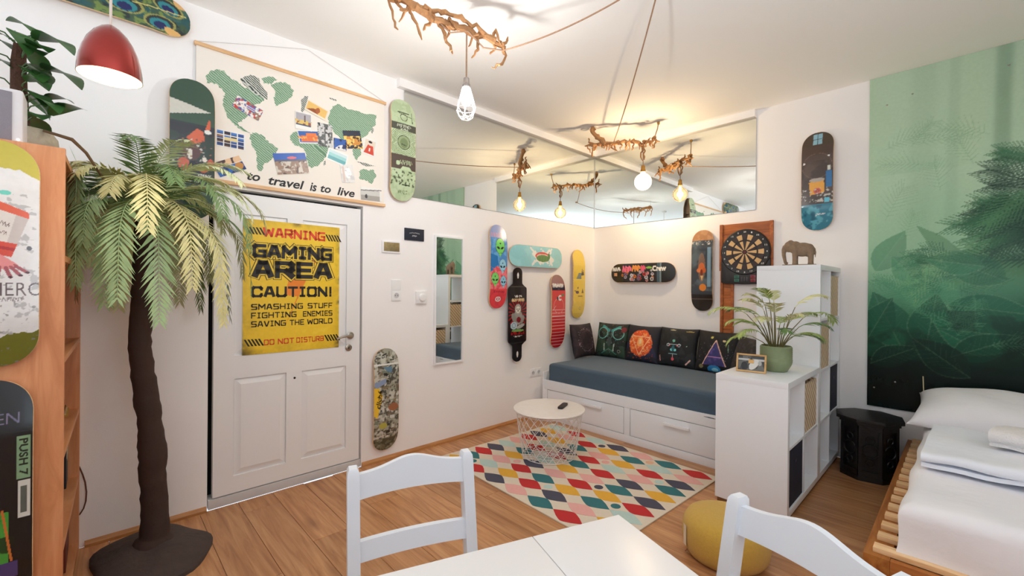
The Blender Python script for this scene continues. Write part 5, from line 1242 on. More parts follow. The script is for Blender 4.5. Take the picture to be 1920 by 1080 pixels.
# ============================================================ DAYBED
t = thing('daybed', 'white daybed with two drawers in the corner under the skateboards', 'daybed', (1.03, -.50, 0))
X0, X1, Y0, Y1 = -.955, .935, -.470, .470
FZ = .392
one('rail_front_top', (X0+.02, Y0, .300), (X1, Y0+.020, FZ), WFOIL, t, .002)
one('rail_front_bottom', (X0+.02, Y0, .0), (X1, Y0+.020, .064), WFOIL, t, .002)
for x0, x1 in ((X0+.02, X0+.064), (-.003, .055), (X1-.04, X1)): one('stile', (x0, Y0, .064), (x1, Y0+.020, .300), WFOIL, t, .002)
one('end_panel', (X0, Y0, 0), (X0+.02, Y1, .47), WFOIL, t, .003)
one('end_panel', (X1, Y0, 0), (X1+.02, Y1, .47), WFOIL, t, .003)
one('back_panel', (X0+.02, Y1-.02, 0), (X1, Y1, .45), WFOIL, t, .002)
one('bed_base', (X0+.02, Y0+.02, .27), (X1, Y1-.02, .29), WFOIL, t, 0)
one('inside_shadow_board', (X0+.021, Y0+.030, .02), (X1-.001, Y0+.036, .30), mat('painted_gap_shade', (60, 60, 62), .9), t, 0)  # dark board added so the drawer gaps show shade as colour
for x0, x1, hx0, hx1 in ((X0+.069, -.008, -.445, -.225), (.060, X1-.045, .365, .580)):
    dr = one('drawer', (x0, Y0+.001, .069), (x1, Y0+.020, .295), WFOIL, t, .002)
    hb_ = MB().box((hx0, Y0-.034, .240), (hx1, Y0-.016, .260)); hb_.box((hx0+.01, Y0-.016, .244), (hx0+.03, Y0+.001, .256)); hb_.box((hx1-.03, Y0-.016, .244), (hx1-.01, Y0+.001, .256))
    hb_.build('drawer_handle', WHITE, dr, bevel=.002)
# fitted-sheet mattress with soft folds
SHEET = mat('slate_blue_sheet', (66, 88, 106), .8, var=.08, scale=30, bump=.25, bscale=160, sheen=.2)
def cushion_box(x0, x1, y0, y1, z0, z1, r, fold=None, nx=60, ny=34):
    """rounded soft block: closed shell with rounded upper edges"""
    vs = []; fs = []
    prof = [(-.0, z0), (0, z0+(z1-z0)*.33), (0, z0+(z1-z0)*.66)]
    rows = []
    def ring(inset, z):
        out = []
        for i in range(nx): out.append((x0+inset+(x1-x0-2*inset)*i/nx, y0+inset))
        for i in range(ny): out.append((x1-inset, y0+inset+(y1-y0-2*inset)*i/ny))
        for i in range(nx): out.append((x1-inset-(x1-x0-2*inset)*i/nx, y1-inset))
        for i in range(ny): out.append((x0+inset, y1-inset-(y1-y0-2*inset)*i/ny))
        return [(x, y, z) for x, y in out]
    hs = [z0+(z1-r-z0)*k/6 for k in range(7)]
    rows = [ring(.0, z) for z in hs]+[ring(r*(1-math.cos(a)), z1-r+r*math.sin(a)) for a in np.linspace(.2, PI/2, 6)]
    n = len(rows[0]); V = [list(p) for rw in rows for p in rw]
    if fold:
        for p in V: p[0], p[1], p[2] = fold(*p)
    for k in range(len(rows)-1):
        for i in range(n): fs.append((k*n+i, k*n+(i+1) % n, (k+1)*n+(i+1) % n, (k+1)*n+i))
    # top as a grid fan
    base = (len(rows)-1)*n; gx, gy = nx, ny; G = {}
    for j in range(gy+1):
        for i in range(gx+1):
            if j == 0: G[i, j] = base+i
            elif i == gx: G[i, j] = base+nx+j
            elif j == gy: G[i, j] = base+nx+ny+(gx-i)
            elif i == 0: G[i, j] = base+2*nx+ny+(gy-j)
            else:
                p = [x0+r+(x1-x0-2*r)*i/gx, y0+r+(y1-y0-2*r)*j/gy, z1]
                if fold: p = list(fold(*p))
                G[i, j] = len(V); V.append(p)
    G[0, 0] = base; G[gx, 0] = base+nx; G[gx, gy] = base+nx+ny; G[0, gy] = base+2*nx+ny
    for j in range(gy):
        for i in range(gx): fs.append((G[i, j], G[i+1, j], G[i+1, j+1], G[i, j+1]))
    fs.append(tuple(range(n))[::-1])
    return MB().add(V, fs)
def fold_sheet(x, y, z):
    f = (z-.30)/.26
    if y < Y0+.08: y += .007*math.sin(x*16+z*50)*max(0, 1-f)+.022*max(0, (x-.1))*math.sin(z*48+x*8)*max(0, min(1, (1-f)*1.6))
    if z > .5: z += .004*math.sin(x*3+1)*math.cos(y*4)-.012*max(0, x)
    return x, y, z
cushion_box(X0+.075, X1-.004, Y0+.016, Y1-.025, .29, .565, .035, fold_sheet).build('mattress', SHEET, t, smooth=True, ang=60)

# ---- printed cushions
CUSH = printed('cushion_fabric', .75, bump=.2)
def cushion(label, loc, rot, paint, s=.40, th=.13):
    c = thing('cushion', label, 'cushion', loc, rot, 'cushions on the daybed')
    def prof(u, v):
        a = np.clip(1-np.abs(u)**2.6, 0, 1)*np.clip(1-np.abs(v)**2.6, 0, 1); return th/2*np.power(a, .42)
    def xy(u, v):   # corners pulled out, sides drawn in
        k = 1-.055*(1-np.abs(v)**2)*np.abs(u)**3; q = 1-.055*(1-np.abs(u)**2)*np.abs(v)**3
        return u*k*s/2, v*q*s/2
    def pos(sg):
        def f(a, b):
            u, v = a*2-1, b*2-1; x, y = xy(u, v); wr = .002*np.sin(u*17+v*9)*(1-u**2)*(1-v**2)
            return x, y+s/2, sg*(prof(u, v)+.0015)+wr
        return f
    grid_print('printed_front', 84, 84, pos(1), lambda a, b: ((a-.5)*s, (b-.5)*s), paint, CUSH, c, smooth=True)
    n = 26; a, b = np.meshgrid(np.linspace(0, 1, n+1), np.linspace(0, 1, n+1)); x, y, z = pos(-1)(a.ravel(), b.ravel())
    MB().add(list(zip(x, y, z)), [(j*(n+1)+i, (j+1)*(n+1)+i, (j+1)*(n+1)+i+1, j*(n+1)+i+1) for j in range(n) for i in range(n)]).build('back_cover', mat('cushion_black', (22, 22, 26), .8), c, smooth=True)
    q = []; 
    for k in range(4):
        for i in range(16):
            e = i/16*2-1; u, v = ((e, -1), (1, e), (-e, 1), (-1, -e))[k]; X_, Y_ = xy(np.array([float(u)]), np.array([float(v)])); q.append((float(X_[0]), float(Y_[0])+s/2, 0))
    MB().tube(q, .0032, 6, closed=True).build('piping', MATS['cushion_black'], c, smooth=True)
    return c
def c_mandala(U, V):
    p = Paint(U, V, (40, 32, 38)); p.blot((62, 46, 52), 16, .5, 2, .7); r = np.random.RandomState(1)
    for k in range(110):
        a = r.uniform(0, 2*PI); d = .125+r.normal()*.008; p.ell(d*math.cos(a), d*math.sin(a), .003, .003, (176, 150, 160))
    for k in range(24): p.ell(.095*math.cos(k*PI/12), .095*math.sin(k*PI/12), .006, .006, (84, 62, 76))
    return p
def c_ram(U, V):
    p = Paint(U, V, (22, 34, 32)); p.blot((44, 70, 52), 14, .5, 3, .8); p.blot((90, 60, 50), 40, .64, 4, .8, .05, V > .08)
    for sg in (-1, 1):
        p.line(sg*.02, .10, sg*.10, .15, .03, (60, 150, 150)); p.ring(sg*.095, .07, .058, .066, (120, 190, 184)); p.line(sg*.02, .095, sg*.03, -.04, .010, (90, 120, 116)); p.ell(sg*.035, .0, .02, .025, (10, 16, 18)); p.line(sg*.06, -.05, sg*.055, -.12, .012, (170, 186, 170)); p.line(0, -.10, sg*.09, -.16, .010, (70, 130, 110))
    p.ell(0, -.02, .028, .05, (60, 74, 74)); specks(p, 60, [(110, 150, 140), (70, 90, 84), (160, 120, 90)], .004, 3, (-.17, .17, -.17, .17)); p.ell(.15, .12, .03, .03, (120, 40, 44)); p.ring(.12, -.12, .012, .018, (130, 130, 120)); return p
def c_orange(U, V):
    p = Paint(U, V, (30, 30, 40)); p.blot((40, 44, 80), 10, .52, 2, .7, .1, V < 0); d = np.hypot(U*1.08, V); n = vnoise(U, V, 40, 7)
    p.put((d < .142+.012*(n-.5)*2), (222, 84, 36)); p.put((d < .13)*np.clip((n-.5)*4, 0, 1), (246, 138, 66)); p.put((d < .145)*np.clip((vnoise(U, V, 90, 9)-.62)*6, 0, 1), (255, 206, 150)); p.ell(0, .01, .034, .05, (250, 170, 96)); p.ell(0, .015, .016, .03, (255, 214, 160))
    T = [(-.105, .065), (.105, .065), (0, -.125)]
    for i in range(3): p.line(*T[i], *T[(i+1) % 3], .009, (255, 190, 140))
    specks(p, 40, [(240, 120, 60), (180, 60, 30)], .004, 6, (-.15, .15, -.17, -.09)); return p
def c_robot(U, V):
    p = Paint(U, V, (18, 20, 24)); p.blot((34, 40, 44), 18, .55, 2, .7); p.ell(-.02, .055, .014, .014, (120, 190, 170)); p.line(-.085, .02, .05, .02, .006, (190, 214, 220)); p.ring(-.075, .012, .012, .016, (200, 214, 224)); p.ring(.035, .012, .012, .016, (200, 214, 224)); p.ell(-.058, .008, .007, .007, (236, 120, 130)); p.ell(.018, .008, .007, .007, (236, 120, 130)); p.ell(-.036, -.035, .012, .012, (130, 216, 220)); p.ell(0, -.035, .012, .012, (130, 216, 220)); p.ell(-.02, -.02, .014, .03, (40, 100, 110)); p.line(-.06, -.075, .02, -.075, .007, (150, 205, 210)); p.line(-.02, -.08, -.02, -.11, .005, (220, 190, 190)); p.ell(-.018, -.125, .014, .016, (226, 90, 100)); p.line(-.16, -.10, -.15, -.15, .010, (226, 160, 166)); p.line(.15, -.12, .11, -.165, .012, (236, 190, 180)); p.ell(-.05, .17, .03, .006, (190, 180, 140)); p.ell(.12, .16, .04, .007, (150, 130, 70)); p.ell(.11, .01, .005, .005, (150, 200, 190)); return p
def c_prism(U, V):
    p = Paint(U, V, (16, 16, 20)); r = np.random.RandomState(4); specks(p, 90, [(90, 86, 100), (60, 56, 80), (120, 110, 130)], .003, 4, (-.17, .17, -.12, .08))
    p.poly([(0, .10), (-.105, -.13), (.105, -.13)], (54, 52, 110)); p.blot((90, 74, 150), 24, .5, 6, .7, .1, (np.abs(U) < .1*(.1-V)/.23) & (V < .1) & (V > -.13)); p.ell(0, -.17, .06, .04, (40, 130, 190)); p.ell(.01, -.175, .03, .02, (140, 210, 230)); p.line(-.06, -.055, .06, -.055, .007, (220, 150, 200))
    T = [(0, .10), (-.105, -.13), (.105, -.13)]; p.line(*T[0], *T[1], .007, (236, 190, 170)); p.line(*T[0], *T[2], .007, (236, 190, 170)); p.ell(-.04, .125, .012, .012, (190, 180, 90)); p.ell(.07, .10, .014, .010, (206, 190, 140)); p.line(.11, .07, .115, .0, .006, (120, 150, 130)); p.ell(-.12, -.15, .02, .02, (130, 120, 84)); return p
def c_plain(U, V):
    p = Paint(U, V, (34, 32, 36)); p.blot((60, 56, 62), 60, .58, 2, .8); return p
zc = .562
cushion('dusky purple cushion with a dotted ring against the left wall', (.145, -.345, zc), (R(78), 0, R(90)), c_mandala, .37, .11)
cushion('dark cushion with a teal ram skull print', (.355, -.175, zc), (R(76), 0, R(4)), c_ram, .385)
cushion('black cushion with a glowing orange triangle print', (.735, -.185, zc), (R(76), 0, R(-2)), c_orange, .385)
cushion('black cushion with a small teal and red totem print', (1.112, -.185, zc), (R(75), R(0), R(1)), c_robot, .388)
cushion('black cushion with a purple pyramid print', (1.492, -.195, zc-.002), (R(75), 0, R(-3)), c_prism, .388)
cushion('dark speckled cushion half hidden behind the tall shelf', (1.772, -.34, zc-.004), (R(74), 0, R(-40)), c_plain, .37)

# ============================================================ SHELVES
KX0, KX1, KY0, KYM, KY1 = 1.985, 2.381, -1.458, -.706, -.022
def cube_shelf(label, y0, y1, z0, z1, cols, rows):
    t = thing('cube_shelf', label, 'shelf', ((KX0+KX1)/2, (y0+y1)/2, 0))
    hx = (KX1-KX0)/2; hy = (y1-y0)/2; T = .036; d = .016
    one('side_panel', (-hx, -hy, z0), (hx, -hy+T, z1-T), WFOIL, t, .0015); one('side_panel', (-hx, hy-T, z0), (hx, hy, z1-T), WFOIL, t, .0015)
    one('top_panel', (-hx, -hy, z1-T), (hx, hy, z1), WFOIL, t, .0015); one('bottom_panel', (-hx, -hy+T, z0), (hx, hy-T, z0+T), WFOIL, t, .0015)
    cw = (2*hy-2*T-(cols-1)*d)/cols; ch = (z1-z0-2*T-(rows-1)*d)/rows
    for r in range(1, rows): one('shelf_board', (-hx+.003, -hy+T, z0+T+r*ch+(r-1)*d), (hx-.003, hy-T, z0+T+r*(ch+d)), WFOIL, t, .001)
    for c in range(1, cols):
        for r in range(rows): one('divider', (-hx+.003, -hy+T+c*cw+(c-1)*d, z0+T+r*(ch+d)), (hx-.003, -hy+T+c*(cw+d), z0+T+r*(ch+d)+ch), WFOIL, t, .001)
    one('plinth', (-hx+.01, -hy+.012, 0), (hx-.012, hy-.01, z0), wood('plinth_brown', (110, 74, 46), (134, 94, 60), (150, 108, 72), 'X', 8, 9), t, .001)
    def cell(c, r): return (y0+T+c*(cw+d), z0+T+r*(ch+d), cw, ch)
    return t, cell
_, lowc = cube_shelf('low white cube shelf carrying the potted palm', KY0, KYM-.001, .03, .800, 2, 2)
_, tallc = cube_shelf('tall white cube shelf against the back wall carrying the elephant', KYM, KY1, .03, 1.503, 2, 4)
def woven(name, c1, c2):
    m, nt, b = _new(name); N = nt.nodes; L = nt.links
    tc = N.new('ShaderNodeTexCoord'); ck = N.new('ShaderNodeTexWave'); ck.inputs['Scale'].default_value = 14; ck.bands_direction = 'DIAGONAL'; ck.inputs['Distortion'].default_value = 1.5
    L.new(tc.outputs['Object'], ck.inputs['Vector']); cr = N.new('ShaderNodeValToRGB'); e = cr.color_ramp.elements; e[0].color = C4(c1); e[1].color = C4(c2); e[0].position = .2; e[1].position = .6
    L.new(ck.outputs['Fac'], cr.inputs['Fac']); L.new(cr.outputs['Color'], b.inputs['Base Color']); b.inputs['Roughness'].default_value = .8
    bp = N.new('ShaderNodeBump'); bp.inputs['Strength'].default_value = .8; bp.inputs['Distance'].default_value = .006; L.new(ck.outputs['Fac'], bp.inputs['Height']); L.new(bp.outputs['Normal'], b.inputs['Normal'])
    return m
WOV = woven('woven_rattan', (190, 162, 130), (228, 208, 180)); NAVY = mat('navy_fabric_box', (30, 34, 54), .8, bump=.2, bscale=300)
def insert(cell, c, r, kind, label, grp=None):
    y, z, w, h = cell(c, r); g = .004
    t = thing('storage_basket' if kind == 'wov' else 'storage_box', label, 'basket' if kind == 'wov' else 'box', ((KX0+KX1)/2, y+w/2, z), (0, 0, 0), grp)
    m = WOV if kind == 'wov' else NAVY; H = h*.90 if kind == 'wov' else h*.985; hx = .188; hw = w/2-g; T = .010
    b = MB(); b.box((-hx, -hw, 0), (hx, hw, T)); b.box((-hx, -hw, T), (-hx+T, hw, H)); b.box((hx-T, -hw, T), (hx, hw, H)); b.box((-hx+T, -hw, T), (hx-T, -hw+T, H)); b.box((-hx+T, hw-T, T), (hx-T, hw, H))
    b.build('body', m, t)
    if kind == 'wov':
        q = [(-hx, -hw, H), (hx, -hw, H), (hx, hw, H), (-hx, hw, H)]; MB().tube(q, .0035, 6, closed=True).build('rim', m, t)
    else: one('pull_tab', (hx, -.02, H*.7), (hx+.003, .02, H*.76), mat('navy_tab', (50, 54, 74), .7), t, .001)
    return t
insert(lowc, 1, 1, 'wov', 'woven basket in the upper row of the low shelf', 'woven shelf baskets')
insert(lowc, 0, 0, 'nav', 'navy fabric box in the bottom of the low shelf', 'navy shelf boxes')
insert(tallc, 0, 2, 'wov', 'woven basket in the third row of the tall shelf', 'woven shelf baskets')
insert(tallc, 1, 3, 'wov', 'woven basket in the top row of the tall shelf', 'woven shelf baskets')
insert(tallc, 1, 1, 'nav', 'navy fabric box in the tall shelf above the black stool', 'navy shelf boxes')

# ---- elephant statue
t = thing('elephant_statue', 'small grey brown stone elephant statue on the tall shelf', 'statue', (2.215, -.505, 1.5035), (0, 0, R(8)))
STONE = mat('carved_stone', (142, 120, 98), .9, var=.3, scale=40, bump=.7, bscale=120)
eb = MB(); eb.ell((.015, 0, .098), (.068, .040, .042)); eb.ell((.055, 0, .092), (.036, .036, .040)); eb.ell((-.068, 0, .118), (.036, .032, .034)); eb.ell((-.060, 0, .140), (.022, .022, .018)); eb.ell((-.030, 0, .112), (.04, .034, .038))
for sx, sy in ((-.030, .022), (-.030, -.022), (.066, .020), (.066, -.020)):
    eb.tube([(sx, sy, .10), (sx, sy, .06), (sx, sy, .022), (sx, sy, .010)], [.022, .0175, .0165, .019], 12)
eb.tube([(-.092, 0, .118), (-.103, 0, .098), (-.103, 0, .07), (-.098, 0, .045), (-.092, 0, .022), (-.078, 0, .014)], [.020, .016, .0135, .012, .011, .010], 12)
for sy in (-1, 1): eb.ell((-.045, sy*.034, .108), (.024, .008, .032)); eb.tube([(-.09, sy*.012, .10), (-.105, sy*.016, .088), (-.114, sy*.016, .088)], [.005, .004, .002], 8)
eb.tube([(.088, 0, .105), (.094, 0, .08), (.092, 0, .05)], [.006, .005, .004], 8)
eb.xf(Matrix.Diagonal((1.0, 1.0, 1.25, 1.0)))
o = eb.build('elephant_body', STONE, t); rm = o.modifiers.new('remesh', 'REMESH'); rm.mode = 'VOXEL'; rm.voxel_size = .0035; rm.use_smooth_shade = True
sm = o.modifiers.new('smooth', 'SMOOTH'); sm.factor = .6; sm.iterations = 4
one('base_slab', (-.108, -.045, 0), (.100, .045, .013), STONE, t, .003)

# ---- potted palm
t = thing('potted_palm', 'small parlour palm in a ribbed sage green pot on the low shelf', 'plant', (2.215, -1.075, .8005))
pr = [(.060, 0), (.066, .004)]+[(.066+.026*math.sin(min(1, k/12)*PI*.58)+(.0012 if k % 2 else 0), .008+k*.0062) for k in range(25)]+[(.086, .164), (.083, .164), (.083, .12), (0, .12)]
MB().lathe(pr, 44).build('pot', mat('sage_ceramic', (136, 150, 112), .55, var=.12, scale=40, bump=.3, bscale=140), t, smooth=True, ang=60)
MB().lathe([(0, .145), (.083, .145)], 20, cap=False).build('soil', MATS['dark_soil'], t)
PFM = [mat('parlour_leaf', (150, 172, 92), .45, var=.3, scale=25, rand=.2), mat('parlour_leaf_deep', (104, 136, 76), .45, var=.3, scale=25, rand=.2), mat('parlour_leaf_pale', (206, 206, 150), .45, var=.2, scale=25, rand=.15)]
def stem_frond(parent, az, lean, h, ln, m, seed, leaflet=.085):
    rg = random.Random(seed); d = Vector((math.cos(az), math.sin(az), 0))
    b0 = d*.025+Vector((0, 0, .14)); b1 = d*(.03+lean*.5)+Vector((0, 0, .14+h*.6)); b2 = d*(.035+lean)+Vector((0, 0, .14+h))
    f = frond(parent, b2, az, ln, math.atan2(h*.6, lean+.03), R(75), m, wmax_y=.352, seed=seed, n=24, leaflet=leaflet, width=.0040, name='frond', thick=.0022)
    MB().tube([b0, b1, b2], [.0042, .003, .0022], 6).build('stem', mat('palm_stem', (110, 104, 60), .6), parent, smooth=True)
for k, (az, lean, h, ln) in enumerate([(R(200), .05, .16, .16), (R(172), .10, .17, .20), (R(222), .15, .18, .26), (R(120), .02, .24, .14), (R(250), .03, .25, .15), (R(40), .08, .22, .22), (R(58), .17, .16, .30), (R(300), .06, .10, .14), (R(10), .07, .08, .16), (R(330), .03, .14, .16), (R(90), .04, .12, .16), (R(265), .07, .14, .17), (R(190), .04, .10, .18), (R(20), .09, .12, .18), (R(212), .08, .12, .2), (R(232), .05, .20, .18), (R(240), .09, .09, .18), (R(215), .03, .22, .16), (R(45), .05, .14, .2), (R(30), .04, .06, .2), (R(205), .10, .06, .17), (R(280), .02, .18, .15)]):
    stem_frond(t, az, lean, h*1.25, ln, PFM[[0, 1, 0, 2, 0, 2][k % 6]], 100+k, .085)

# ---- photo frame
t = thing('photo_frame', 'small wooden photo frame with a black and white picture', 'photo frame', (2.125, -1.265, .8005), (0, 0, R(10)))
t.scale = (1.28, 1.28, 1.28)
FW = wood('light_oak_frame', (188, 142, 84), (208, 164, 104), (222, 182, 124), 'X', 8, 14); tl = Matrix.Rotation(R(-14), 4, 'X')
def fpart(name, lo, hi, m, bv=.0012):
    b = MB().box(lo, hi); b.xf(tl); return b.build(name, m, t, bevel=bv)
for lo, hi in (((-.066, -.004, .001), (.066, .008, .009)), ((-.066, -.004, .083), (.066, .008, .091)), ((-.066, -.004, .009), (-.058, .008, .083)), ((.058, -.004, .009), (.066, .008, .083))): fpart('frame_strip', lo, hi, FW)
fpart('frame_back', (-.058, .002, .009), (.058, .006, .083), mat('frame_back', (150, 120, 84), .7), 0)
def photo_paint(U, V):
    p = Paint(U, V, (60, 60, 58)); p.blot((110, 110, 106), 30, .5, 2, .8); p.rect(-.06, .012, .06, .022, (190, 190, 188)); p.ell(.012, -.006, .016, .030, (214, 212, 206), -.6); p.ell(.0, .012, .010, .010, (40, 38, 36)); p.ell(.038, .002, .008, .012, (170, 168, 164)); p.ell(-.03, -.015, .014, .02, (30, 30, 30)); return p
g = flat_print('photograph', .116, .074, photo_paint, printed('photo_paper', .25), t, 0, .0016)
g.data.transform(tl @ Matrix.Translation((0, .0012, .046)) @ Matrix.Rotation(R(90), 4, 'X'))
one('easel_leg', (-.012, .012, 0), (.012, .05, .062), FW, t, .001)

# ============================================================ RUG, COFFEE TABLE, POUF, STOOL
t = thing('patterned_rug', 'cream rug with rows of red teal yellow and grey diamonds', 'rug', (1.065, -1.725, 0), (0, 0, R(-2.2)))
CREAM = mat('rug_cream', (228, 214, 194), .95, var=.05, scale=60, bump=.5, bscale=500)
one('rug_pile', (-.795, -.640, .0004), (.795, .640, .0085), CREAM, t, .002)
RC = {'r': (196, 44, 44), 't': (52, 116, 122), 'y': (232, 176, 60), 'g': (76, 76, 92), 'p': (234, 176, 168), 'l': (190, 214, 206), 'o': (230, 184, 152)}
RM = {k: mat('rug_'+k, c, .95, var=.07, scale=60, bump=.5, bscale=500) for k, c in RC.items()}
COLS = ['ytrglprgyl', 'rlpytrlypr', 'gyrglrgtrl', 'prtpytrpyg', 'tgyrprlytp', 'rptytgprlt', 'pylrgytgpr']
dx, dy = .2225, .1255
_rh = {}
def rhomb(w, h):
    o_ = []; 
    K = [(-1, 0), (-.52, -.60), (-.16, -.93), (.0, -1), (.16, -.93), (.52, -.60), (1, 0), (.52, .60), (.16, .93), (0, 1), (-.16, .93), (-.52, .60)]
    return [(x*w/2, y*h/2) for x, y in K]
for c in range(7):
    for r in range(10):
        ch = COLS[c][r]
        if ch not in _rh: _rh[ch] = MB().prism(rhomb(dx, dy), 0, .0022).build('woven_diamond', RM[ch], t)
        o = _rh[ch] if ch+'u' not in _rh else bpy.data.objects.new('woven_diamond', _rh[ch].data)
        if ch+'u' in _rh: COL.objects.link(o); o.parent = t
        _rh[ch+'u'] = 1
        o.location = ((c-3)*dx, (r-4.5)*dy, .0078)
for c, r, ch in ((.5, .5, 't'), (1.5, 2.5, 'p'), (3.5, 1.5, 'l'), (4.5, 3.5, 'g'), (5.5, 2.5, 't'), (3.5, 6.5, 'p'), (4.5, 8.5, 'o'), (2.5, 8.5, 'g'), (5.5, 6.5, 'l')):
    MB().lathe([(.030, 0), (.030, .002), (0, .002)], 20).build('woven_dot', RM[ch], t).location = ((c-3)*dx, (r-4.5)*dy, .0078)

t = thing('coffee_table', 'round white coffee table with a wire basket base on the rug', 'table', (.800, -1.690, .0105))
TZ = .372
MB().lathe([(0, TZ-.012), (.272, TZ-.012), (.281, TZ-.008), (.281, TZ-.003), (.278, TZ), (0, TZ)], 64).build('table_top', mat('white_steel_top', (238, 232, 226), .3), t, smooth=True)
wb = MB(); rt, rb = .262, .205
def wp(a, q): r = rb+(rt-rb)*q**.8; return (r*math.cos(a), r*math.sin(a), .005+(TZ-.02)*q)
for j in range(22):
    for sg in (-1, 1): wb.tube([wp(2*PI*j/22+sg*q*1.15, q) for q in np.linspace(0, 1, 9)], .0021, 5)
for q, n_ in ((0, 48), (1, 48), (.97, 48)): wb.tube([wp(2*PI*i/n_, q) for i in range(n_)], .003, 6, closed=True)
for j in range(22): wb.tube([wp(2*PI*j/22, 0), (.02*math.cos(2*PI*j/22), .02*math.sin(2*PI*j/22), .005)], .0021, 5)
for rr_ in (.02, .07, .13): wb.tube([(rr_*math.cos(2*PI*i/32), rr_*math.sin(2*PI*i/32), .005) for i in range(32)], .0021, 5, closed=True)
o = wb.build('wire_basket', mat('white_wire_base', (232, 228, 224), .4), t, smooth=True); o['kind'] = 'stuff'

t = thing('remote_control', 'black television remote on the round coffee table', 'remote', (.858, -1.590, TZ+.0108), (0, 0, R(112)))
o = MB().prism([(-.078, -.017), (-.070, -.021), (.055, -.022), (.075, -.017), (.078, 0), (.075, .017), (.055, .022), (-.070, .021), (-.078, .017)], 0, .016).build('body', mat('remote_black', (34, 32, 32), .4), t, bevel=.004)
for i in range(5):
    for j in range(3): MB().lathe([(.0042, 0), (.0042, .0012), (0, .0014)], 10).build('button', mat('remote_grey', (96, 92, 92), .6), t).location = (-.05+.018*i, (j-1)*.012, .0158)
MB().lathe([(.012, 0), (.012, .0012), (.007, .0014), (.007, 0)], 18).build('ring_button', MATS['remote_grey'], t).location = (.048, 0, .0158)

t = thing('pouf', 'round mustard yellow fabric pouf in front of the low shelf', 'pouf', (2.245, -1.995, 0))
pr = [(0, 0), (.15, 0), (.178, .01), (.194, .035), (.202, .08), (.201, .125), (.194, .16), (.176, .188), (.14, .204), (.08, .211), (0, .213)]
MB().lathe(pr, 56).build('cover', mat('mustard_wool', (204, 164, 66), .9, var=.12, scale=90, bump=.5, bscale=400, sheen=.2), t, smooth=True, ang=70)
ra = math.atan2(-.24, -.20)
lb = MB(); aa = [ra-.10, ra-.03, ra+.04]
vs = [( .2065*math.cos(a), .2065*math.sin(a), z) for z in (.055, .155) for a in aa]; lb.add(vs, [(0, 1, 4, 3), (1, 2, 5, 4)]); lb.build('cloth_label', mat('cream_label', (222, 210, 188), .8), t)

t = thing('carved_stool', 'black carved octagonal wooden stool in the corner behind the bed', 'stool', (2.590, -.250, 0), (0, 0, R(10)))
EB = mat('ebony_wood', (24, 20, 20), .45, var=.3, scale=25, bump=.3, bscale=60)
def octo(r, n=8): return [(r*math.cos(2*PI*(k+.5)/n), r*math.sin(2*PI*(k+.5)/n)) for k in range(n)]
MB().prism(octo(.204), .405, .430).build('stool_top', EB, t, bevel=.006)
MB().prism(octo(.184), .385, .405).build('stool_collar', EB, t, bevel=.004)
MB().prism(octo(.150), .03, .385).build('stool_core', EB, t)
MB().prism(octo(.178), 0, .035).build('stool_foot', EB, t, bevel=.004)
cd = .165*math.cos(PI/8); hw = .165*math.sin(PI/8)
for k in range(8):
    a = 2*PI*k/8+PI/8*0+PI/8+PI/8; a = 2*PI*(k+1)/8
    pb = MB(); pb.box((cd, -hw, .035), (cd+.008, -hw+.018, .385)); pb.box((cd, hw-.018, .035), (cd+.008, hw, .385)); pb.box((cd, -hw+.018, .35), (cd+.008, hw-.018, .385)); pb.box((cd, -hw+.018, .035), (cd+.008, hw-.018, .07))
    pb.xf(Matrix.Rotation(a, 4, 'Z')); pb.build('carved_panel', EB, t)
    ro = MB()
    for z_, s_ in ((.21, .045), (.29, .022), (.13, .022)):
        ro.tube([(cd+.003, s_*math.cos(q), z_+s_*math.sin(q)) for q in np.linspace(0, 2*PI, 17)[:-1]], .005, 6, closed=True)
    ro.xf(Matrix.Rotation(a, 4, 'Z')); ro.build('carved_rosette', EB, t, smooth=True)['kind'] = 'stuff'

# ============================================================ BED
t = thing('slatted_bed', 'low bed with a light pine slatted base', 'bed', (3.50, -1.0, 0))
RAIL = wood('amber_pine_rail', (132, 74, 26), (158, 96, 40), (178, 116, 54), 'Y', 9, 8, .5); SLAT = wood('pale_pine_slat', (214, 168, 116), (230, 190, 142), (240, 206, 162), 'X', 9, 10, .5, rand=.06)
FBX = wood('amber_pine_front', (138, 80, 34), (166, 100, 46), (188, 122, 62), 'X', 9, 8, .5)
bx0, bx1, by0, by1 = -.718, .70, -.985, .985
one('side_rail', (bx0, by0, .12), (bx0+.085, by1, .250), RAIL, t, .003); one('side_rail', (bx1-.085, by0, .12), (bx1, by1, .250), RAIL, t, .003)
one('front_rail', (bx0+.085, by0, .12), (bx1-.085, by0+.03, .250), FBX, t, .003); one('head_rail', (bx0+.085, by1-.03, .12), (bx1-.085, by1, .250), FBX, t, .003); one('mid_rail', (-.04, by0+.03, .14), (.04, by1-.03, .250), RAIL, t, .003)
for x in (bx0+.01, bx1-.08):
    for y in (by0+.01, by1-.08): one('leg', (x, y, 0), (x+.07, y+.07, .12), RAIL, t, .003)
one('leg', (bx0+.14, by0+.02, 0), (bx0+.20, by0+.08, .12), RAIL, t, .003)
sl = None; ns = 16
for k in range(ns):
    y = by0+.060+k*(by1-by0-.12)/(ns-1)
    if sl is None: o = sl = one('slat', (-.690, -.027, 0), (.690, .027, .020), SLAT, t, .002)
    else: o = bpy.data.objects.new('slat', sl.data); COL.objects.link(o); o.parent = t
    o.location = (0, y, .2505)
LIN = mat('white_linen', (238, 237, 240), .85, var=.02, scale=12, bump=.35, bscale=14, sheen=.15)
LINB = mat('white_cotton', (234, 238, 246), .85, var=.02, scale=14, bump=.25, bscale=30, sheen=.15)
t = thing('bed_mattress', 'thick mattress in a creased white fitted sheet on the slats', 'mattress', (3.53, -1.0, .2710))
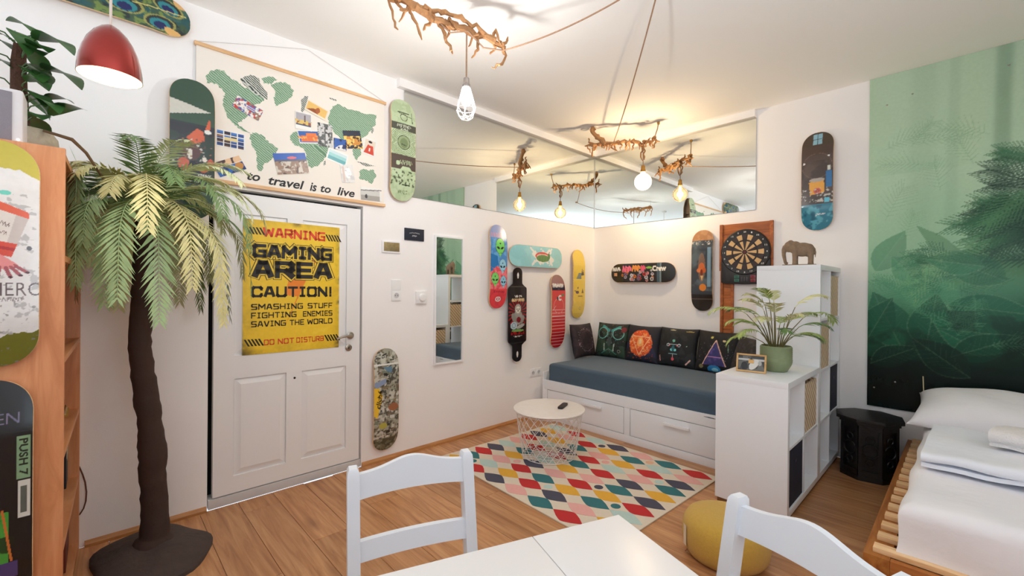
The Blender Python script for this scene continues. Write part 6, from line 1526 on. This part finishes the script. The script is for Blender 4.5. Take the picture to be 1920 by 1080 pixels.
def fold_m(x, y, z):
    f = z/.2
    if y < -.85: y += .010*math.sin(x*9+z*14)*(1-f*.6)-.018*(1-f)
    if x < -.58: x += .008*math.sin(y*13+z*20)*(1-.5*f)-.014*(1-f)
    if z > .15: z += .006*math.sin(x*5+.6*y)*math.cos(y*4.3)+.003*math.sin(y*17+x*7)
    return x, y, z
cushion_box(-.640, .66, -.915, .935, 0, .200, .05, fold_m, 48, 64).build('fitted_sheet', LIN, t, smooth=True, ang=70)

t = thing('bed_pillow', 'large white pillow at the head of the bed', 'pillow', (3.275, -.318, .545), (R(11), 0, R(-3)))
n = 44; P1 = []; F1 = []
def pil(u, v, sg):
    a = max(0, 1-abs(u)**2.4)*max(0, 1-abs(v)**2.4); z = sg*(.155 if sg > 0 else .045)*a**.45; k = 1-.07*(1-v*v)*abs(u)**3; q = 1-.09*(1-u*u)*abs(v)**3
    return (u*k*.45, v*q*.29, z+.006*math.sin(u*9+v*5)*a+.05*0)
for sg in (1, -1):
    o_ = len(P1)
    for j in range(n+1):
        for i in range(n+1): P1.append(pil(i/n*2-1, j/n*2-1, sg))
    for j in range(n):
        for i in range(n):
            q = (o_+j*(n+1)+i, o_+j*(n+1)+i+1, o_+(j+1)*(n+1)+i+1, o_+(j+1)*(n+1)+i); F1.append(q if sg > 0 else q[::-1])
MB().add(P1, F1).build('pillowcase', LIN, t, smooth=True, ang=100)
def folded(name, label, cat, loc, rot, L, W, layers, m, th=.016, seed=0, r=None):
    """cloth folded over in layers: one continuous rolled-edge sheet seen end on"""
    t = thing(name, label, cat, loc, rot); mb = MB(); rg = random.Random(seed)
    # cross-section: a serpentine running through all layers, folded at alternate sides
    path = []
    for k in range(layers):
        z = th/2+k*th*1.25; xs = np.linspace(-W/2, W/2, 14)
        if k % 2: xs = xs[::-1]
        for x in xs: path.append((x, z+.004*math.sin(x*18+k)))
        if k < layers-1:
            s = 1 if k % 2 == 0 else -1
            for a in np.linspace(-PI/2, PI/2, 7)[1:-1]: path.append((s*(W/2+th*.62*math.cos(a)), z+th*.625*(1+math.sin(a))))
    nseg = 30; h = th/2*.92; V = []; F = []; m_ = len(path)
    for s in range(nseg+1):
        y = -L/2+L*s/nseg
        outer = []; inner = []
        for i, (x, z) in enumerate(path):
            a = path[max(0, i-1)]; b = path[min(m_-1, i+1)]; tx, tz = b[0]-a[0], b[1]-a[1]; l = math.hypot(tx, tz)+1e-9; nx, nz = -tz/l, tx/l
            w = .005*math.sin(y*11+i*.3)+.003*math.sin(y*29+seed); outer.append((x+nx*h, y, z+nz*h+w)); inner.append((x-nx*h, y, z-nz*h+w))
        V += outer+inner[::-1]
    k = 2*m_
    for s in range(nseg):
        for i in range(k): F.append((s*k+i, s*k+(i+1) % k, (s+1)*k+(i+1) % k, (s+1)*k+i))
    for i in range(m_-1):
        F.append((i, k-1-i, k-2-i, i+1)[::-1]); o_ = nseg*k; F.append((o_+i, o_+k-1-i, o_+k-2-i, o_+i+1))
    zmin = min(v[2] for v in V); V = [(x, y, z-zmin) for x, y, z in V]
    mb.add(V, F).build('folded_cloth', m, t, smooth=True, ang=75); return t
folded('folded_duvet', 'white duvet folded into a thick flat roll across the bed', 'duvet', (3.475, -1.135, .4805), (0, 0, R(88)), 1.08, .60, 3, LINB, .021, 2)
folded('folded_towel', 'small white towel folded on top of the duvet', 'towel', (3.345, -1.07, .5700), (0, 0, R(75)), .34, .22, 3, mat('white_terry', (240, 238, 238), .95, bump=.8, bscale=160), .022, 5)

# ============================================================ TABLE AND CHAIRS IN FRONT
TA = R(-19.6)   # the table is turned in the room
t = thing('dining_table', 'white dining table in the foreground with a leaf seam', 'table', (2.439, -3.274, 0), (0, 0, TA))
TH = .73; Lx, Ly = .72, 1.20      # local x along the near-right edge, local -y towards the camera
TW = mat('white_table_lacquer', (226, 224, 223), .3, var=.008, scale=5)
one('leaf_board', (0, -.2545, TH-.022), (Lx, 0, TH), TW, t, .002); one('top_board', (0, -Ly, TH-.022), (Lx, -.2560, TH), TW, t, .002)
one('apron', (.05, -Ly+.06, TH-.10), (Lx-.05, -Ly+.08, TH-.022), TW, t, .002); one('apron', (.05, -.08, TH-.10), (Lx-.05, -.06, TH-.022), TW, t, .002); one('apron', (.05, -Ly+.08, TH-.10), (.07, -.08, TH-.022), TW, t, .002); one('apron', (Lx-.07, -Ly+.08, TH-.10), (Lx-.05, -.08, TH-.022), TW, t, .002)
for x in (.035, Lx-.085):
    for y in (-Ly+.035, -.085): one('leg', (x, y, 0), (x+.05, y+.05, TH-.022), TW, t, .003)
CHW = mat('white_chair_lacquer', (224, 228, 234), .35, var=.01, scale=6)
def chair(label, loc, rot):
    """local: back plane at y=0 (rear), the seat runs towards -y"""
    t = thing('dining_chair', label, 'chair', loc, (0, 0, rot)); w = .172; H = .80
    def yb(z): return -.045+.115*max(0, (z-.42))/.38*.62     # raked back
    for sx in (-1, 1):
        b = MB(); hw_ = .017; zs = [0, .2, .42, .5, .6, .7, .775, .792, H]; 
        V = []; 
        for z in zs:
            e = .0 if z < .78 else (.0015 if z < .795 else .006)
            y = yb(z) if z > .42 else -.045+.05*(.42-z)/.42
            for a, c in ((-1, -1), (1, -1), (1, 1), (-1, 1)): V.append((sx*w+a*(hw_-e), y+c*(.021-e*.8), z))
        F = [(0, 3, 2, 1), tuple(4*(len(zs)-1)+i for i in range(4))]
        for k in range(len(zs)-1):
            for i in range(4): F.append((4*k+i, 4*k+(i+1) % 4, 4*k+4+(i+1) % 4, 4*k+4+i))
        b.add(V, F).build('back_post', CHW, t, smooth=True, ang=35)
        one('front_leg', (sx*w-.018, -.415, 0), (sx*w+.018, -.38, .425), CHW, t, .003)
        one('side_rail', (sx*w-.010, -.38, .17), (sx*w+.010, -.03, .20), CHW, t, .002)
        one('seat_rail', (sx*w-.010, -.38, .375), (sx*w+.010, -.06, .425), CHW, t, .002)
    one('seat', (-w-.022, -.425, .425), (w+.022, -.066, .445), CHW, t, .005); one('front_rail', (-w+.01, -.405, .375), (w-.01, -.387, .425), CHW, t, .002)
    n = 24
    def rail(name, z0f, z1f, th=.018):
        V = []; F = []
        for i in range(n+1):
            x = -w+.014+(2*w-.028)*i/n; q = i/n*2-1
            z0, z1 = z0f(q), z1f(q); bow = .012*(1-q*q)
            for z, s in ((z0, -1), (z0, 1), (z1, 1), (z1, -1)): V.append((x, yb(z)+bow+s*th/2, z))
        F.append((0, 3, 2, 1)); F.append((4*n, 4*n+1, 4*n+2, 4*n+3))
        for i in range(n):
            for k in range(4): F.append((4*i+k, 4*i+(k+1) % 4, 4*i+4+(k+1) % 4, 4*i+4+k))
        return MB().add(V, F).build(name, CHW, t, smooth=True, ang=40)
    rail('top_rail', lambda q: .712+.006*(1-q*q), lambda q: .786+.028*math.exp(-(q/.52)**2)-.006)
    rail('lower_rail', lambda q: .548, lambda q: .602)
    return t
e1 = Vector((-math.sin(-TA), -math.cos(-TA), 0)); e2 = Vector((math.cos(-TA), -math.sin(-TA), 0)); O_ = Vector((2.439, -3.274, 0))
def tb(a, b): return O_+e1*a+e2*b
chair('white wooden dining chair at the left long side of the table', tb(.462, -.385), TA+R(90))
chair('white wooden dining chair at the far end beside the pouf', tb(-.235, .325), TA)

# ============================================================ sub-parts: pieces that belong to one part of their thing
def regroup(kind, part, names):
    for o in [q for q in COL.objects if q.name.split('.')[0] == kind and (q.parent is None)]:
        host = next((c for c in o.children if c.name.split('.')[0] == part), None)
        if not host: continue
        for c in list(o.children):
            if c is not host and c.name.split('.')[0] in names: c.parent = host
regroup('skateboard', 'deck', ('graphic',)); regroup('longboard', 'deck', ('graphic',))
regroup('dartboard', 'score_housing', ('score_window', 'digits', 'score_button', 'speaker_slots'))
regroup('door_1', 'door_leaf', ('door_handle', 'keyhole_plate', 'keyhole', 'door_panel', 'spyhole'))
regroup('warning_poster', 'sheet', ('printed_sheet', 'red_lettering', 'black_lettering', 'letter_outline', 'hazard_stripe'))
regroup('map_banner', 'canvas', ('continent_print', 'island_print', 'lettering'))
regroup('postcard', 'card', ('picture',)); regroup('dark_sign', 'board', ('lettering',)); regroup('metal_plaque', 'frame', ('plate',))
regroup('loudspeaker', 'body', ('grille', 'status_light')); regroup('potted_climber', 'pot', ('soil',)); regroup('potted_palm', 'pot', ('soil',))
regroup('pendant_lamp', 'lamp_shade', ('shade_lining', 'bulb')); regroup('branch_lamp', 'socket', ('bulb', 'wire_cage', 'globe', 'filament')); regroup('branch_lamp', 'branch', ('twig',))
regroup('remote_control', 'body', ('button', 'ring_button')); regroup('storage_box', 'body', ('pull_tab',)); regroup('storage_basket', 'body', ('rim',))
regroup('photo_frame', 'frame_back', ('photograph',)); regroup('binder', 'cover', ('spine_label',)); regroup('cushion', 'back_cover', ('piping',))
regroup('thermostat', 'body', ('dial',)); regroup('jungle_mural', 'backing_sheet', ('mural_sheet', 'screw_head')); regroup('patterned_rug', 'rug_pile', ('woven_diamond', 'woven_dot')); regroup('pouf', 'cover', ('cloth_label',))
bpy.context.view_layer.update()
